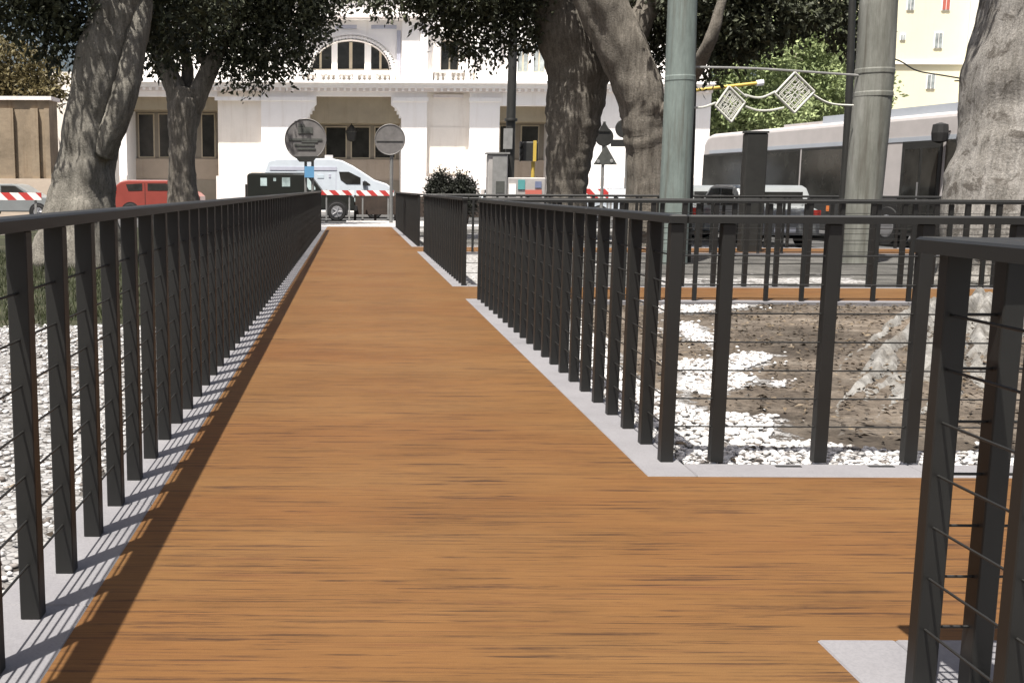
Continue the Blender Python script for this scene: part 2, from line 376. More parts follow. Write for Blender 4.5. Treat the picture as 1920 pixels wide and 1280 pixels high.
# ------------------------------------------------------------------ deck, kerbs
DL, DR = G(316, 897).x, G(1215, 893).x            # deck edges
KL, KR = DL-0.27, DR+0.207              # outer kerb edges
Y0 = -4.0; YE = G(675, 425).y
C = [(G(1533, 1200).y, G(1215, 893).y), (G(868, 560.5).y, G(860, 537).y), (G(780, 472).y, G(775, 462.5).y)]      # three side decks (near, far)
print('LAYOUT', DL, DR, YE, C, G(245,910), G(1247,865), G(62,1155), G(390,722), G(1213,832), G(940,640), G(1724,1290))
XR = 24.0
d = MB()
def sheet(mb, x0, x1, y0, y1, z, t=0.06): mb.box(x0, x1, y0, y1, z-t, z)
sheet(d, DL, DR, Y0, YE, 0.0)
for a, b in C: sheet(d, DR, XR, a, b, 0.0)
tag(obj('boardwalk', d, 'wood'), 'long brown timber boardwalk with three side decks leading off to the right', 'boardwalk', kind='structure')
kb = MB()
TK = 0.10
def stones(x0, x1, y0, y1):
    L = (x1-x0) > (y1-y0); a, b = (x0, x1) if L else (y0, y1); n = max(1, round((b-a)/1.0))
    for i in range(n):
        p, q = a+(b-a)*i/n+.002, a+(b-a)*(i+1)/n-.002; dz = .0012*math.sin(i*7.3+x0)
        if L: kb.cbox(p, q, y0, y1, -TK, 0.003+dz, .004)
        else: kb.cbox(x0, x1, p, q, -TK, 0.003+dz, .004)
stones(KL, DL, Y0, YE)
spans = [(Y0, C[0][0]), (C[0][1], C[1][0]), (C[1][1], C[2][0]), (C[2][1], YE)]
KW = 0.20
for i, (a, b) in enumerate(spans):
    stones(DR, KR, a, b)
    if i > 0: stones(KR, XR, a, a+KW)          # far side of a side deck
    if i < 3: stones(KR, XR, b-(0.16 if i else 0.30), b)
tag(obj('kerb', kb, 'concrete'), 'pale concrete kerb strips edging the timber deck', 'kerb', kind='structure')
# thin dark strips laid on top of the kerb by the near side deck
dr = MB()
for px in (1478, 1652):
    g = G(px, 876); dr.box(g.x-0.055, g.x+0.055, g.y-0.012, g.y+0.012, 0.003, 0.0068)
tag(obj('kerb_dark_strip', dr, 'rubber'), 'narrow dark strips on the pale kerb', 'drain', kind='structure')

# ------------------------------------------------------------------ fences
PW, PD = 0.056, 0.055
CABLES = [0.16+0.125*k for k in range(7)]
def fence(label, pts_posts, runs, base, FH=1.085, hw=0.04):
    """pts_posts: post positions; runs: straight handrail runs (x0,y0,x1,y1)"""
    r = thing('metal_fence', label, 'fence', (base[0], base[1], 0.0), group='dark metal fences along the boardwalk')
    proto = {}
    for (x, y, w, dd) in pts_posts:
        key = (w, dd)
        if key not in proto:
            o = obj('post', MB().cbox(-w/2, w/2, -dd/2, dd/2, 0.004, FH-0.038, 0.003), 'metal', r, world=False); proto[key] = o
        else:
            o = proto[key].copy(); COL.objects.link(o); o.parent = r
        o.location = (x-base[0], y-base[1], 0)
    for i, (x0, y0, x1, y1) in enumerate(runs):
        alongx = abs(x1-x0) > abs(y1-y0)
        if alongx: hb = MB().cbox(min(x0,x1), max(x0,x1), y0-hw, y0+hw, FH-0.036, FH-(0.0015 if i else 0), 0.006)
        else: hb = MB().cbox(x0-hw, x0+hw, min(y0,y1), max(y0,y1), FH-0.036, FH, 0.006)
        obj('handrail', hb, 'metal', r)
        for z in CABLES:
            xc = x0-(.045 if alongx else 0); e = 0 if alongx else .045
            cb = MB().tube([(xc, y0+e, z), ((x0+x1)/2, (y0+y1)/2, z-0.001), (x1, y1-e, z)], 0.0036, 6)
            obj('cable', cb, 'metal', r)
    return r
SP = 0.3543
FXL = G(245,910).x; FXR = G(1247,865).x
pl = []; y = G(62,1155).y-SP*3
while y < 30.6: pl.append((FXL, y, PW, PD)); y += SP
fence('long dark fence running down the left side of the boardwalk', pl, [(FXL, pl[0][1]-.05, FXL, y-SP+.05)], (FXL, 1.95), 1.112, .044)
def line(a, b, n): return [a+(b-a)*i/n for i in range(n+1)]
def side(ya, yb):
    n = max(1, round((yb-ya)/0.331)); return line(ya, yb, n)
def enclosure(label, ya, yb, xs_near, xs_far):
    ps = [(FXR, yy, PW, PD) for yy in side(ya, yb)]
    ps += [(x, ya, 0.056, 0.05) for x in xs_near] + [(x, yb, 0.042, 0.04) for x in xs_far]
    runs = [(FXR, ya-0.04, FXR, yb+0.04)]
    if xs_near: runs.append((FXR+0.041, ya, xs_near[-1]+.03, ya))
    if xs_far: runs.append((FXR+0.041, yb, xs_far[-1]+.03, yb))
    return fence(label, ps, runs, (FXR, ya))
yn = G(1247,865).y
xs = [G(p, 876).x for p in (1355, 1550, 1720, 1890)]
xs_n = xs + [xs[-1]+0.44*i for i in range(1, 5)]
xs_f = [FXR+0.386*i for i in range(1, 18)]
enclosure('dark fence round the gravel bed with the pale tree roots', yn, C[1][0]-.10, xs_n, xs_f)
xs2n = [FXR+0.386*i for i in range(1, 22)]; xs2f = [FXR+0.45*i for i in range(1, 27)]
enclosure('dark fence of the second bed, between the two far side decks', C[1][1]+.10, C[2][0]-.10, xs2n, xs2f)
xs3n = [FXR+0.45*i for i in range(1, 28)]
enclosure('dark fence of the farthest bed, ending near the shrubs', C[2][1]+.10, YE-.4, xs3n, [])
# nearest enclosure at lower right
yA = G(1724,1292).y
ps = [(G(1724,1292).x, yA-0.335*i, 0.056, 0.04) for i in range(4)] + [(G(1816,1286).x+0.42*i, yA, 0.05, 0.05) for i in range(4)]
xA = ps[0][0]
fence('closest fence corner, standing at the lower right of the deck', ps,
      [(xA-.01, yA-1.3, xA-.01, yA+.055), (xA+0.051, yA, xA+1.6, yA)], (xA, yA), 1.085, .06)

# ------------------------------------------------------------------ ground
def ground_sheet(name, label, x0, x1, y0, y1, step, z, fn, mat, hfn=None):
    nx = int((x1-x0)/step)+1; ny = int((y1-y0)/step)+1
    X = np.linspace(x0, x1, nx); Y = np.linspace(y0, y1, ny)
    XX, YY = np.meshgrid(X, Y)
    v = np.zeros((ny*nx, 3)); v[:,0] = XX.ravel(); v[:,1] = YY.ravel()
    gv = np.array([fn(a, b) for a, b in v[:, :2]])
    zz = np.array([noise.noise((a*0.9, b*0.9, z*7)) for a, b in v[:, :2]])*0.018
    v[:,2] = z+zz
    idx = np.arange(ny*nx).reshape(ny, nx)
    f = np.stack([idx[:-1,:-1], idx[:-1,1:], idx[1:,1:], idx[1:,:-1]], -1).reshape(-1, 4)
    me = bpy.data.meshes.new(name); me.from_pydata(v.tolist(), [], f.tolist()); me.update()
    a = me.attributes.new('gravel', 'FLOAT', 'POINT'); a.data.foreach_set('value', gv.astype(np.float32))
    me.polygons.foreach_set('use_smooth', [True]*len(me.polygons))
    me.materials.append(M[mat]); o = bpy.data.objects.new(name, me); COL.objects.link(o)
    return tag(o, label, 'ground', kind='structure')
def clamp01(t): return max(0.0, min(1.0, t))
def poly_in(px, py, poly):
    ins = False; n = len(poly)
    for i in range(n):
        (xa, ya), (xb, yb) = poly[i], poly[(i+1)%n]
        if (ya > py) != (yb > py) and px < (xb-xa)*(py-ya)/(yb-ya)+xa: ins = not ins
    return ins
def seg_dist(px, py, poly):
    d = 1e9; n = len(poly)
    for i in range(n):
        (xa, ya), (xb, yb) = poly[i], poly[(i+1)%n]
        dx, dy = xb-xa, yb-ya; t = clamp01(((px-xa)*dx+(py-ya)*dy)/max(1e-9, dx*dx+dy*dy))
        d = min(d, math.hypot(px-xa-t*dx, py-ya-t*dy))
    return d
def sdf(px, py, poly): 
    d = seg_dist(px, py, poly); return d if poly_in(px, py, poly) else -d
GP = lambda L: [(G(x, y).x, G(x, y).y) for x, y in L]
gpolys = [GP([(1215,893),(1180,860),(860,566),(1010,566),(1060,590),(1110,610),(1150,640),(1180,690),(1230,720),(1330,760),(1440,770),(1470,800),(1455,812),(1560,820),(1640,832),(1760,838),(1930,836),(1930,900)]),
          GP([(1240,566),(1420,566),(1400,574),(1300,582),(1230,580)]),
          GP([(1255,592),(1310,602),(1355,632),(1350,650),(1320,645),(1260,615)]),
          GP([(1260,672),(1420,650),(1455,660),(1400,690),(1440,700),(1330,735),(1270,720)]),
          GP([(1440,705),(1490,702),(1470,716),(1440,714)])]
def isl1(x, y):
    s = max(sdf(x, y, p) for p in gpolys)
    return 0.5+max(-0.5, min(0.5, s*1.5))
ground_sheet('bed_ground', 'brown soil bed with white gravel along its edges', KR, 11.0, C[0][1]+0.1, C[1][0]-0.05, 0.12, -0.035, isl1, 'island_soil')
def isl0(x, y): return 1.0
ground_sheet('bed_ground', 'white gravel bed at the lower right corner', KR, 6.0, Y0, C[0][0]-0.1, 0.2, -0.035, isl0, 'island_soil')
def isl2(x, y):
    return 0.34+0.35*noise.noise((x*0.35, y*1.3, 3.1)) - 0.06*max(0, x-4) + (0.45 if x < 2.6 else 0) + (0.3 if 4.2 < x < 7 and y < 15.2 else 0)
ground_sheet('bed_ground', 'grey ground with white patches between the far side decks', KR, XR, C[1][1]+0.1, C[2][0]-0.05, 0.25, -0.04, isl2, 'far_soil')
def isl3(x, y): return 0.48+0.4*noise.noise((x*0.4, y*0.5, 9.1))
ground_sheet('bed_ground', 'grey ground of the farthest bed beyond the side decks', KR, 9.6, C[2][1]+0.1, 34.2, 0.4, -0.04, isl3, 'far_soil')
def lawn(x, y):
    e = 9.3+0.5*noise.noise((x*0.9, 1.7, 4))+0.3*noise.noise((x*3, 0, 1))
    return 0.5+max(-0.5, min(0.5, (e-y)*0.9))
ground_sheet('lawn_ground', 'white gravel strip turning to dark lawn left of the boardwalk', -9.0, KL, 0.5, 33.0, 0.18, -0.035, lawn, 'lawn_soil')

gm = MB(); gm.add([(-400,-150,-0.16),(400,-150,-0.16),(400,700,-0.16),(-400,700,-0.16)], [(0,1,2,3)])
tag(obj('ground', gm, 'earth'), 'bare earth under and around the square', 'ground', kind='structure')
rd = MB(); rd.add([(-60,33.2,-0.12),(60,33.2,-0.12),(60,53.5,-0.12),(-60,53.5,-0.12)], [(0,1,2,3)])
rd.add([(9.7,21.9,-0.12),(60,21.9,-0.12),(60,33.2,-0.12),(9.7,33.2,-0.12)], [(0,1,2,3)])
tag(obj('road', rd, 'asphalt'), 'grey asphalt street in front of the station', 'road', kind='structure')
pv = MB().box(-60, 60, 53.5, 58.2, -0.3, 0.02)
tag(obj('pavement', pv, 'paving'), 'pale pavement at the foot of the white station', 'pavement', kind='structure')
pv2 = MB().box(-1.6, 6.0, 34.05, 37.2, -0.2, -0.012); pv2.box(-0.2, 3.0, 39.5, 42.3, -0.2, -0.075)
tag(obj('landing', pv2, 'paving'), 'pale paved landing at the far end of the boardwalk', 'pavement', kind='structure')

# loose pebbles
def pebbles(name, label, pts, smin, smax):
    ico_v = []; bm = bmesh.new(); bmesh.ops.create_icosphere(bm, subdivisions=1, radius=1.0)
    iv = np.array([v.co[:] for v in bm.verts]); jf = np.array([[v.index for v in f.verts] for f in bm.faces]); bm.free()
    n = len(pts); nv = len(iv)
    V = np.zeros((n, nv, 3)); 
    for i, (x, y) in enumerate(pts):
        s = RNG.uniform(smin, smax); sx, sy, sz = s*RNG.uniform(.7,1.2), s*RNG.uniform(.7,1.2), s*RNG.uniform(.4,.75)
        a = RNG.uniform(0, PI); q = iv*(1+RNG.uniform(-.14,.14,(nv,1)))*np.array([sx, sy, sz])
        V[i,:,0] = q[:,0]*math.cos(a)-q[:,1]*math.sin(a)+x; V[i,:,1] = q[:,0]*math.sin(a)+q[:,1]*math.cos(a)+y
        V[i,:,2] = q[:,2]-0.03+sz*0.4
    Fc = (jf[None]+np.arange(n)[:,None,None]*nv).reshape(-1, 3)
    me = bpy.data.meshes.new(name); me.vertices.add(n*nv); me.vertices.foreach_set('co', V.reshape(-1))
    me.loops.add(Fc.size); me.polygons.add(len(Fc)); me.loops.foreach_set('vertex_index', Fc.reshape(-1).astype(np.int32))
    me.polygons.foreach_set('loop_start', np.arange(0, Fc.size, 3).astype(np.int32)); me.polygons.foreach_set('loop_total', np.full(len(Fc), 3, np.int32))
    me.update(calc_edges=True)
    a = me.attributes.new('tone', 'FLOAT', 'FACE'); a.data.foreach_set('value', np.repeat(RNG.uniform(0,1,n), len(jf)).astype(np.float32))
    me.polygons.foreach_set('use_smooth', [True]*len(me.polygons))
    me.materials.append(M['pebble']); o = bpy.data.objects.new(name, me); COL.objects.link(o)
    return tag(o, label, 'gravel', kind='stuff')
pp = []
while len(pp) < 11000:
    x, y = RNG.uniform(KR+.01, 6.5), RNG.uniform(C[0][1]+KW+.02, C[1][0]-.2)
    g = isl1(x, y)+0.16*noise.noise((x*2.2, y*2.2, 1.3))
    if g > 0.56 or (g > 0.25 and RNG.uniform() < 0.02): pp.append((x, y))
pebbles('gravel', 'white gravel spread in the bed with the tree roots', pp, 0.009, 0.022)
pp = []
while len(pp) < 9000:
    x, y = RNG.uniform(-5.0, KL-.01), RNG.uniform(1.5, 9.6)
    if lawn(x, y) > 0.5: pp.append((x, y))
pebbles('gravel', 'white gravel spread left of the boardwalk', pp, 0.009, 0.020)
pebbles('gravel', 'white gravel inside the closest fence corner', [(RNG.uniform(KR+.01, 3.0), RNG.uniform(1.2, 2.45)) for _ in range(2500)], 0.009, 0.022)

# grass
def blades(n, fn):
    mb = MB(); tone = []
    while len(tone) < n:
        p = fn()
        if p is None: continue
        x, y = p; h = RNG.uniform(.04,.13); a = RNG.uniform(0, 2*PI); w_ = RNG.uniform(.004,.009)
        lx, ly = RNG.normal(0,.03,2)
        ca, sa = math.cos(a)*w_, math.sin(a)*w_
        mb.add([(x-ca,y-sa,-.04),(x+ca,y+sa,-.04),(x+lx,y+ly,h-.035)], [(0,1,2)]); tone.append(RNG.uniform())
    mb.tone = tone; return mb
def lawn_pt():
    x, y = RNG.uniform(-7, KL-.02), RNG.uniform(8.6, 20)
    return (x, y) if lawn(x, y) < 0.42+0.15*RNG.uniform() else None
tag(obj('grass', blades(16000, lawn_pt), 'grass'), 'short dark lawn grass behind the left fence', 'grass', kind='stuff')

# fallen leaves and bits of bark on the soil
M['litter'] = leaf('leaf_litter', (0.022, 0.017, 0.012), (0.06, 0.045, 0.03), (0.13, 0.10, 0.065), 0.0)
def litter(n, fn):
    mb = MB(); tone = []
    while len(tone) < n:
        p = fn()
        if p is None: continue
        x, y = p; L, w_ = RNG.uniform(.014,.035), RNG.uniform(.006,.014); a = RNG.uniform(0, 2*PI)
        ca, sa = math.cos(a), math.sin(a); z = -.022+RNG.uniform(0,.012); t = RNG.uniform(-.008,.012,4)
        mb.add([(x-ca*L,y-sa*L,z+t[0]),(x+sa*w_,y-ca*w_,z+t[1]+.006),(x+ca*L,y+sa*L,z+t[2]),(x-sa*w_,y+ca*w_,z+t[3]+.004)], [(0,1,2,3)]); tone.append(RNG.uniform()**1.5)
    mb.tone = tone; return mb
def soil_pt():
    x, y = RNG.uniform(KR+.02, 7.5), RNG.uniform(C[0][1]+.3, C[1][0]-.2)
    g = isl1(x, y)+.3*noise.noise((x*.8, y*.8, 6.1))
    return (x, y) if g < .42 or RNG.uniform() < .02 else None
tag(obj('leaf_litter', litter(5200, soil_pt), 'litter'), 'dry brown leaf litter scattered on the bare soil of the bed', 'leaf litter', kind='stuff')
def grav_pt():
    x, y = RNG.uniform(-5, KL-.02), RNG.uniform(1.6, 9.3); return (x, y)
tag(obj('leaf_litter', litter(900, grav_pt), 'litter'), 'few dry leaves on the gravel left of the boardwalk', 'leaf litter', kind='stuff')

# ------------------------------------------------------------------ trees
def catmull(P, n):
    P = [np.array(p, float) for p in P]; out = []
    for i in range(len(P)-1):
        p0 = P[max(i-1,0)]; p1 = P[i]; p2 = P[i+1]; p3 = P[min(i+2,len(P)-1)]
        for k in range(n):
            t = k/n
            out.append(0.5*((2*p1)+(-p0+p2)*t+(2*p0-5*p1+4*p2-p3)*t*t+(-p0+3*p1-3*p2+p3)*t**3))
    out.append(P[-1]); return out
def limb_mb(nodes, seg=28, flute=0.10, rough=0.05, sub=7, seed=0, mb=None):
    """nodes: (x,y,z,r); swept with fluted, lumpy section"""
    mb = mb or MB(); pts = catmull(nodes, sub); n = len(pts)
    ph = [random.Random(seed*31+j).uniform(0, 6.28) for j in range(6)]
    u = Vector((1,0,0)); vs = []
    for i, p in enumerate(pts):
        a = Vector(pts[max(i-1,0)][:3]); b = Vector(pts[min(i+1,n-1)][:3]); t = (b-a).normalized()
        u = (u-t*u.dot(t)).normalized(); v = t.cross(u); c = Vector(p[:3]); r = p[3]
        s = i/sub
        for k in range(seg):
            an = 2*PI*k/seg
            fl = math.sin(3*an+ph[0]+s*.5)*.5+math.sin(5*an+ph[1]-s*.4)*.4+math.sin(8*an+ph[2]+s*.7)*.25
            dirv = u*math.cos(an)+v*math.sin(an)
            nz = noise.noise((c+dirv*r)*(1.6/max(.25,r*2))+Vector((seed*7.1,0,0)))*1.2+noise.noise((c+dirv*r)*(5/max(.25,r*2)))*.5
            vs.append(c+dirv*r*(1+flute*fl+rough*nz*1.6))
    fs = []
    for i in range(n-1):
        for k in range(seg): fs.append((i*seg+k, i*seg+(k+1)%seg, (i+1)*seg+(k+1)%seg, (i+1)*seg+k))
    fs += [tuple(range(seg-1,-1,-1)), tuple(range((n-1)*seg, n*seg))]
    return mb.add(vs, fs)
def PXN(L, Y):                       # pixel nodes (px,py,r_px[,Y]) -> world nodes
    out = []
    for e in L:
        yy = e[3] if len(e) > 3 else Y
        p = W(e[0], e[1], yy); out.append((p.x, p.y, p.z, e[2]*yy/F))
    return out
def crown_mb(ells, n, size, flat=0.5, seed=1, droop=0.25, sprig=True):
    """ells: (cx,cy,cz,rx,ry,rz); leaves gathered in sprigs through the volume"""
    rg = np.random.default_rng(seed)
    vol = np.array([e[3]*e[4]*e[5] for e in ells])**0.75; vol /= vol.sum()
    per = 7; ns = n//per
    ch = rg.choice(len(ells), ns, p=vol); E = np.array(ells)[ch]
    dv = rg.normal(size=(ns,3)); dv /= np.linalg.norm(dv, axis=1)[:,None]
    rr = rg.uniform(0.25, 1.0, ns)**0.45
    rr *= 1+0.16*np.array([noise.noise((d_[0]*3+e[0]*2, d_[1]*3+e[1], d_[2]*3+e[2]*2)) for d_, e in zip(dv, E)])*2
    Cn = E[:,:3]+dv*E[:,3:6]*rr[:,None]
    axis = dv*0.8+rg.normal(size=(ns,3))*0.6; axis[:,2] -= droop; axis /= np.linalg.norm(axis, axis=1)[:,None]
    st = rg.uniform(0,1,ns)
    # several leaves on each sprig
    t = np.tile(np.linspace(0.0,1.0,per), ns)
    Ci = np.repeat(Cn, per, 0)+np.repeat(axis, per, 0)*(t[:,None]*size*2.6)+rg.normal(size=(ns*per,3))*size*0.35
    la = np.repeat(axis, per, 0)*0.7+rg.normal(size=(ns*per,3))*0.75; la[:,2] -= 0.15
    la /= np.linalg.norm(la, axis=1)[:,None]
    sd = np.cross(la, rg.normal(size=la.shape)); sd /= np.linalg.norm(sd, axis=1)[:,None]
    nm = np.cross(la, sd)
    L = size*rg.uniform(.65,1.25,ns*per)[:,None]; Wd = L*0.46
    a = Ci; b = Ci+la*L*.5+sd*Wd*.5+nm*L*.05; c = Ci+la*L; d_ = Ci+la*L*.5-sd*Wd*.5+nm*L*.05
    V = np.stack([a,b,c,d_],1).reshape(-1,3)
    mb = MB(); mb.v = V.tolist(); k = np.arange(ns*per)*4
    mb.f = np.stack([k,k+1,k+2,k+3],1).tolist()
    mb.tone = np.clip(np.repeat(st,per)*0.7+rg.uniform(0,.3,ns*per),0,1)
    return mb
def PXE(L, Y, depth=1.0):            # pixel ellipses -> world ellipsoids  (px,py,rx,ry[,dy])
    out = []
    for e in L:
        yy = Y+(e[4] if len(e) > 4 else 0); p = W(e[0], e[1], yy); k = yy/F
        out.append((p.x, p.y, p.z, e[2]*k, max(e[2],e[3])*k*depth, e[3]*k))
    return out
def tree(name, label, base, trunk, limbs, crown, barkm, leafm, group=None, seed=1, flute=.10):
    r = thing(name, label, 'tree', base, group=group)
    t = obj('trunk', limb_mb(trunk, 36, flute, seed=seed), barkm, r, smooth=True)
    for i, l in enumerate(limbs): obj('limb', limb_mb(l, 16, 0.07, seed=seed+i+3), barkm, r, smooth=True)
    if crown: obj('crown', crown, leafm, r)
    return r
TG = 'dark evergreen trees over the boardwalk'
# A: big leaning fluted trunk, left
YA = 17.0
gA = G(150, 497); gA = Vector((W(152, 380, YA).x, YA, -0.03))
A_tr = [(gA.x-.02, gA.y, -.25, .86), (gA.x, gA.y, 0.02, .74)]+PXN([(156,385,62),(161,330,55),(168,270,52),(176,210,52),(186,160,53),(196,110,54),(210,60,50),(224,10,47),(238,-50,44),(250,-120,38),(258,-190,30)], YA)
A_l = [PXN([(190,290,22,YA-.25),(212,240,24,YA-.3),(232,180,25,YA-.3),(247,110,23,YA-.2),(260,40,22,YA-.1),(272,-40,18,YA),(300,-130,12,YA+.2)], YA),
       PXN([(215,70,26),(180,-30,20),(130,-110,13),(80,-170,8)], YA), PXN([(235,-20,22),(300,-100,14),(350,-160,8)], YA)]
A_c = crown_mb(PXE([(30,-12,85,44),(82,42,62,46),(120,70,40,36),(110,-10,90,60),(60,-70,130,60),(330,-30,110,60,.8),(320,40,70,45,.8),(200,-130,200,70),(300,95,50,30,1.2),(-30,20,30,20)], YA, 0.9), 16000, 0.13, seed=3)
tree('evergreen_tree', 'thick leaning tree with fluted grey trunk behind the left fence', tuple(gA), A_tr, A_l, A_c, 'bark_mid', 'leaf_dark', TG, 5, 0.13)
# buttress folds belong to the trunk
# B: forked dark trunk with broad crown
YB = 36.0
gB = Vector((W(344, 380, YB).x, YB, -0.12))
B_tr = [(gB.x, gB.y, -.3, .66), (gB.x, gB.y, .05, .58)]+PXN([(343,370,29),(342,320,25),(343,260,26),(345,215,30),(348,185,30),(350,165,26)], YB)
B_l = [PXN([(340,205,22),(325,160,19),(305,115,17),(288,70,15),(270,10,11),(250,-60,8)], YB),
       PXN([(356,205,22),(378,160,18),(397,120,17),(415,85,14),(445,40,11),(480,-20,8)], YB),
       PXN([(347,175,14),(352,130,11),(345,80,9),(350,20,7)], YB+.5), PXN([(392,130,9),(372,95,8),(362,50,6)], YB)]
B_c = crown_mb(PXE([(335,40,85,62),(300,85,40,40),(430,40,95,72),(440,105,48,34),(505,55,85,70),(560,28,60,42),(600,8,34,28),(480,125,45,28),(530,95,50,32),(575,70,28,22),(545,130,22,14),
                    (400,-60,220,80),(500,-40,140,70),(270,30,50,40),(470,150,26,14),(620,-8,22,20)], YB, 0.8), 34000, 0.19, seed=8)
tree('evergreen_tree', 'dark forked tree with a broad low crown in front of the white station', tuple(gB), B_tr, B_l, B_c, 'bark_dark', 'leaf_dark', TG, 9)
# C1: trunk widening into a fork, centre right
YC = 26.0
g1 = Vector((W(1060, 385, YC).x, YC, -0.05))
C1t = [(g1.x, g1.y, -.3, .66), (g1.x, g1.y, .05, .58)]+PXN([(1062,370,36),(1066,310,39),(1072,250,45),(1079,195,51),(1086,150,54),(1080,100,57),(1062,50,58),(1045,0,57),(1025,-60,52),(1005,-130,44)], YC)
C1l = [PXN([(1055,20,36),(1000,-40,24),(930,-90,15),(850,-120,9)], YC), PXN([(1110,150,26),(1135,120,24),(1130,60,24)], YC-.2)]
C1c = crown_mb(PXE([(745,-8,48,22),(700,-14,26,16),(820,18,34,32),(858,38,42,44),(900,58,42,44),(895,98,22,18),(955,30,60,46),(985,-8,70,40),(880,-18,120,40),(1000,60,24,26),
                    (940,-90,180,60),(800,-60,90,40),(836,62,20,18),(940,90,16,16),(1060,-60,120,50)], YC, 0.9), 24000, 0.15, seed=12, droop=.5)
tree('evergreen_tree', 'grey tree whose trunk widens upward beside the paired road signs', tuple(g1), C1t, C1l, C1c, 'bark_dark', 'leaf_dark', TG, 14)
# C2: leaning trunk beside the green pole
YC2 = 23.0
g2 = Vector((W(1212, 385, YC2).x, YC2, -0.05))
C2t = [(g2.x, g2.y, -.3, .62), (g2.x, g2.y, .05, .55)]+PXN([(1212,370,37),(1210,310,36),(1208,255,38),(1204,205,41),(1194,160,42),(1176,110,42),(1152,60,42),(1128,10,42),(1098,-50,38),(1060,-120,32)], YC2)
C2l = [PXN([(1225,235,14,YC2),(1265,185,12,YC2-.6),(1300,142,12,YC2-1.3),(1320,100,12,YC2-1.8),(1337,62,11,YC2-2),(1350,15,9,YC2-2),(1366,-40,6,YC2-2)], YC2), PXN([(1170,100,28),(1210,20,22),(1250,-60,15),(1310,-120,9)], YC2+.2)]
C2c = crown_mb(PXE([(1395,30,85,60),(1335,60,46,44),(1370,82,34,26),(1465,18,80,38),(1540,12,56,34),(1585,30,26,30),(1610,40,22,60),(1600,80,12,22),(1240,-10,110,60,2.2),(1215,70,40,60,2.6),(1340,-40,120,40),(1330,125,20,22),(1310,30,50,50,1.6)], YC2-.5, 0.8), 25000, 0.15, seed=19)
tree('evergreen_tree', 'leaning grey tree standing behind the pale green pole', tuple(g2), C2t, C2l, C2c, 'bark_dark', 'leaf_dark', TG, 21)
# E: huge pale trunk on the right with roots in the near bed
YEa = 14.7
pE = W(1930, 480, YEa); bE = Vector((pE.x, YEa, -0.04))
E_tr = [(bE.x, bE.y, -.35, 1.45), (bE.x, bE.y, .0, 1.22)]+PXN([(1926,470,148),(1926,400,144),(1934,330,138),(1944,250,128),(1954,170,122),(1966,90,120),(1974,10,118),(1982,-80,112),(1990,-180,100)], YEa)
rE = tree('evergreen_tree', 'huge pale trunk with spreading roots at the right of the beds', tuple(bE), E_tr,
          [PXN([(1985,-120,60),(2060,-220,40),(2150,-300,22)], YEa), PXN([(1985,-120,60),(1930,-230,40),(1900,-320,24)], YEa)],
          crown_mb(PXE([(2000,-330,170,90),(2130,-280,150,90),(1900,-380,120,70)], YEa), 9000, 0.14, seed=31), 'bark_pale', 'leaf_dark', TG, 33, .07)
def root(L, z0=0.0):
    out = []
    for (px, py, r, dz) in L:
        g = G(px, py); k = g.y/F; out.append((g.x, g.y, -0.03+dz*r*k, r*k))
    return out
ROOTS = [[(1800,560,26,-.1),(1745,588,22,.15),(1702,625,19,.25),(1655,668,16,.2),(1618,712,14,.15),(1590,742,11,.0),(1572,775,7,-.5),(1562,800,4,-1.2)],
         [(1835,570,28,-.1),(1790,612,24,.15),(1748,655,21,.2),(1715,690,20,.2),(1700,722,15,.15),(1672,752,10,-.1),(1655,785,5,-1.2)],
         [(1815,556,18,-.2),(1735,572,13,.0),(1672,600,11,.1),(1628,640,9,.0),(1598,660,7,-.1),(1560,690,4,-1.2)],
         [(1748,655,24,.0),(1742,692,18,.2),(1752,722,16,.2),(1738,752,13,.0),(1712,766,10,-.2),(1690,772,6,-1.0)],
         [(1900,580,34,-.1),(1885,630,28,.1),(1858,680,21,.1),(1868,730,14,-.1),(1880,775,6,-1.0)],
         [(1850,575,24,-.1),(1838,630,19,.1),(1822,690,14,.1),(1838,735,9,-.1),(1830,770,5,-1.0)],
         [(1690,640,13,.2),(1668,690,12,.25),(1678,720,10,.2),(1660,748,8,.0),(1632,760,5,-1.0)],
         [(1760,585,12,.5),(1712,628,10,.8),(1662,672,8,.6),(1622,690,6,.2),(1585,716,4,-.8)],
         [(1722,610,12,.2),(1672,634,10,.2),(1636,672,8,.1),(1604,690,6,-.2),(1580,720,4,-1.2)],
         [(1618,708,11,.1),(1628,738,9,.15),(1618,765,7,-.1),(1606,790,4,-1.2)],
         [(1700,700,15,.1),(1672,700,13,.2),(1650,716,11,.15),(1640,742,8,-.1),(1646,768,4,-1.2)],
         [(1790,610,22,.1),(1792,660,17,.1),(1778,706,13,.0),(1790,744,9,-.3),(1800,775,5,-1.2)],
         [(1800,566,12,.3),(1752,610,9,.6),(1716,660,7,.6),(1694,690,5,.2)]]
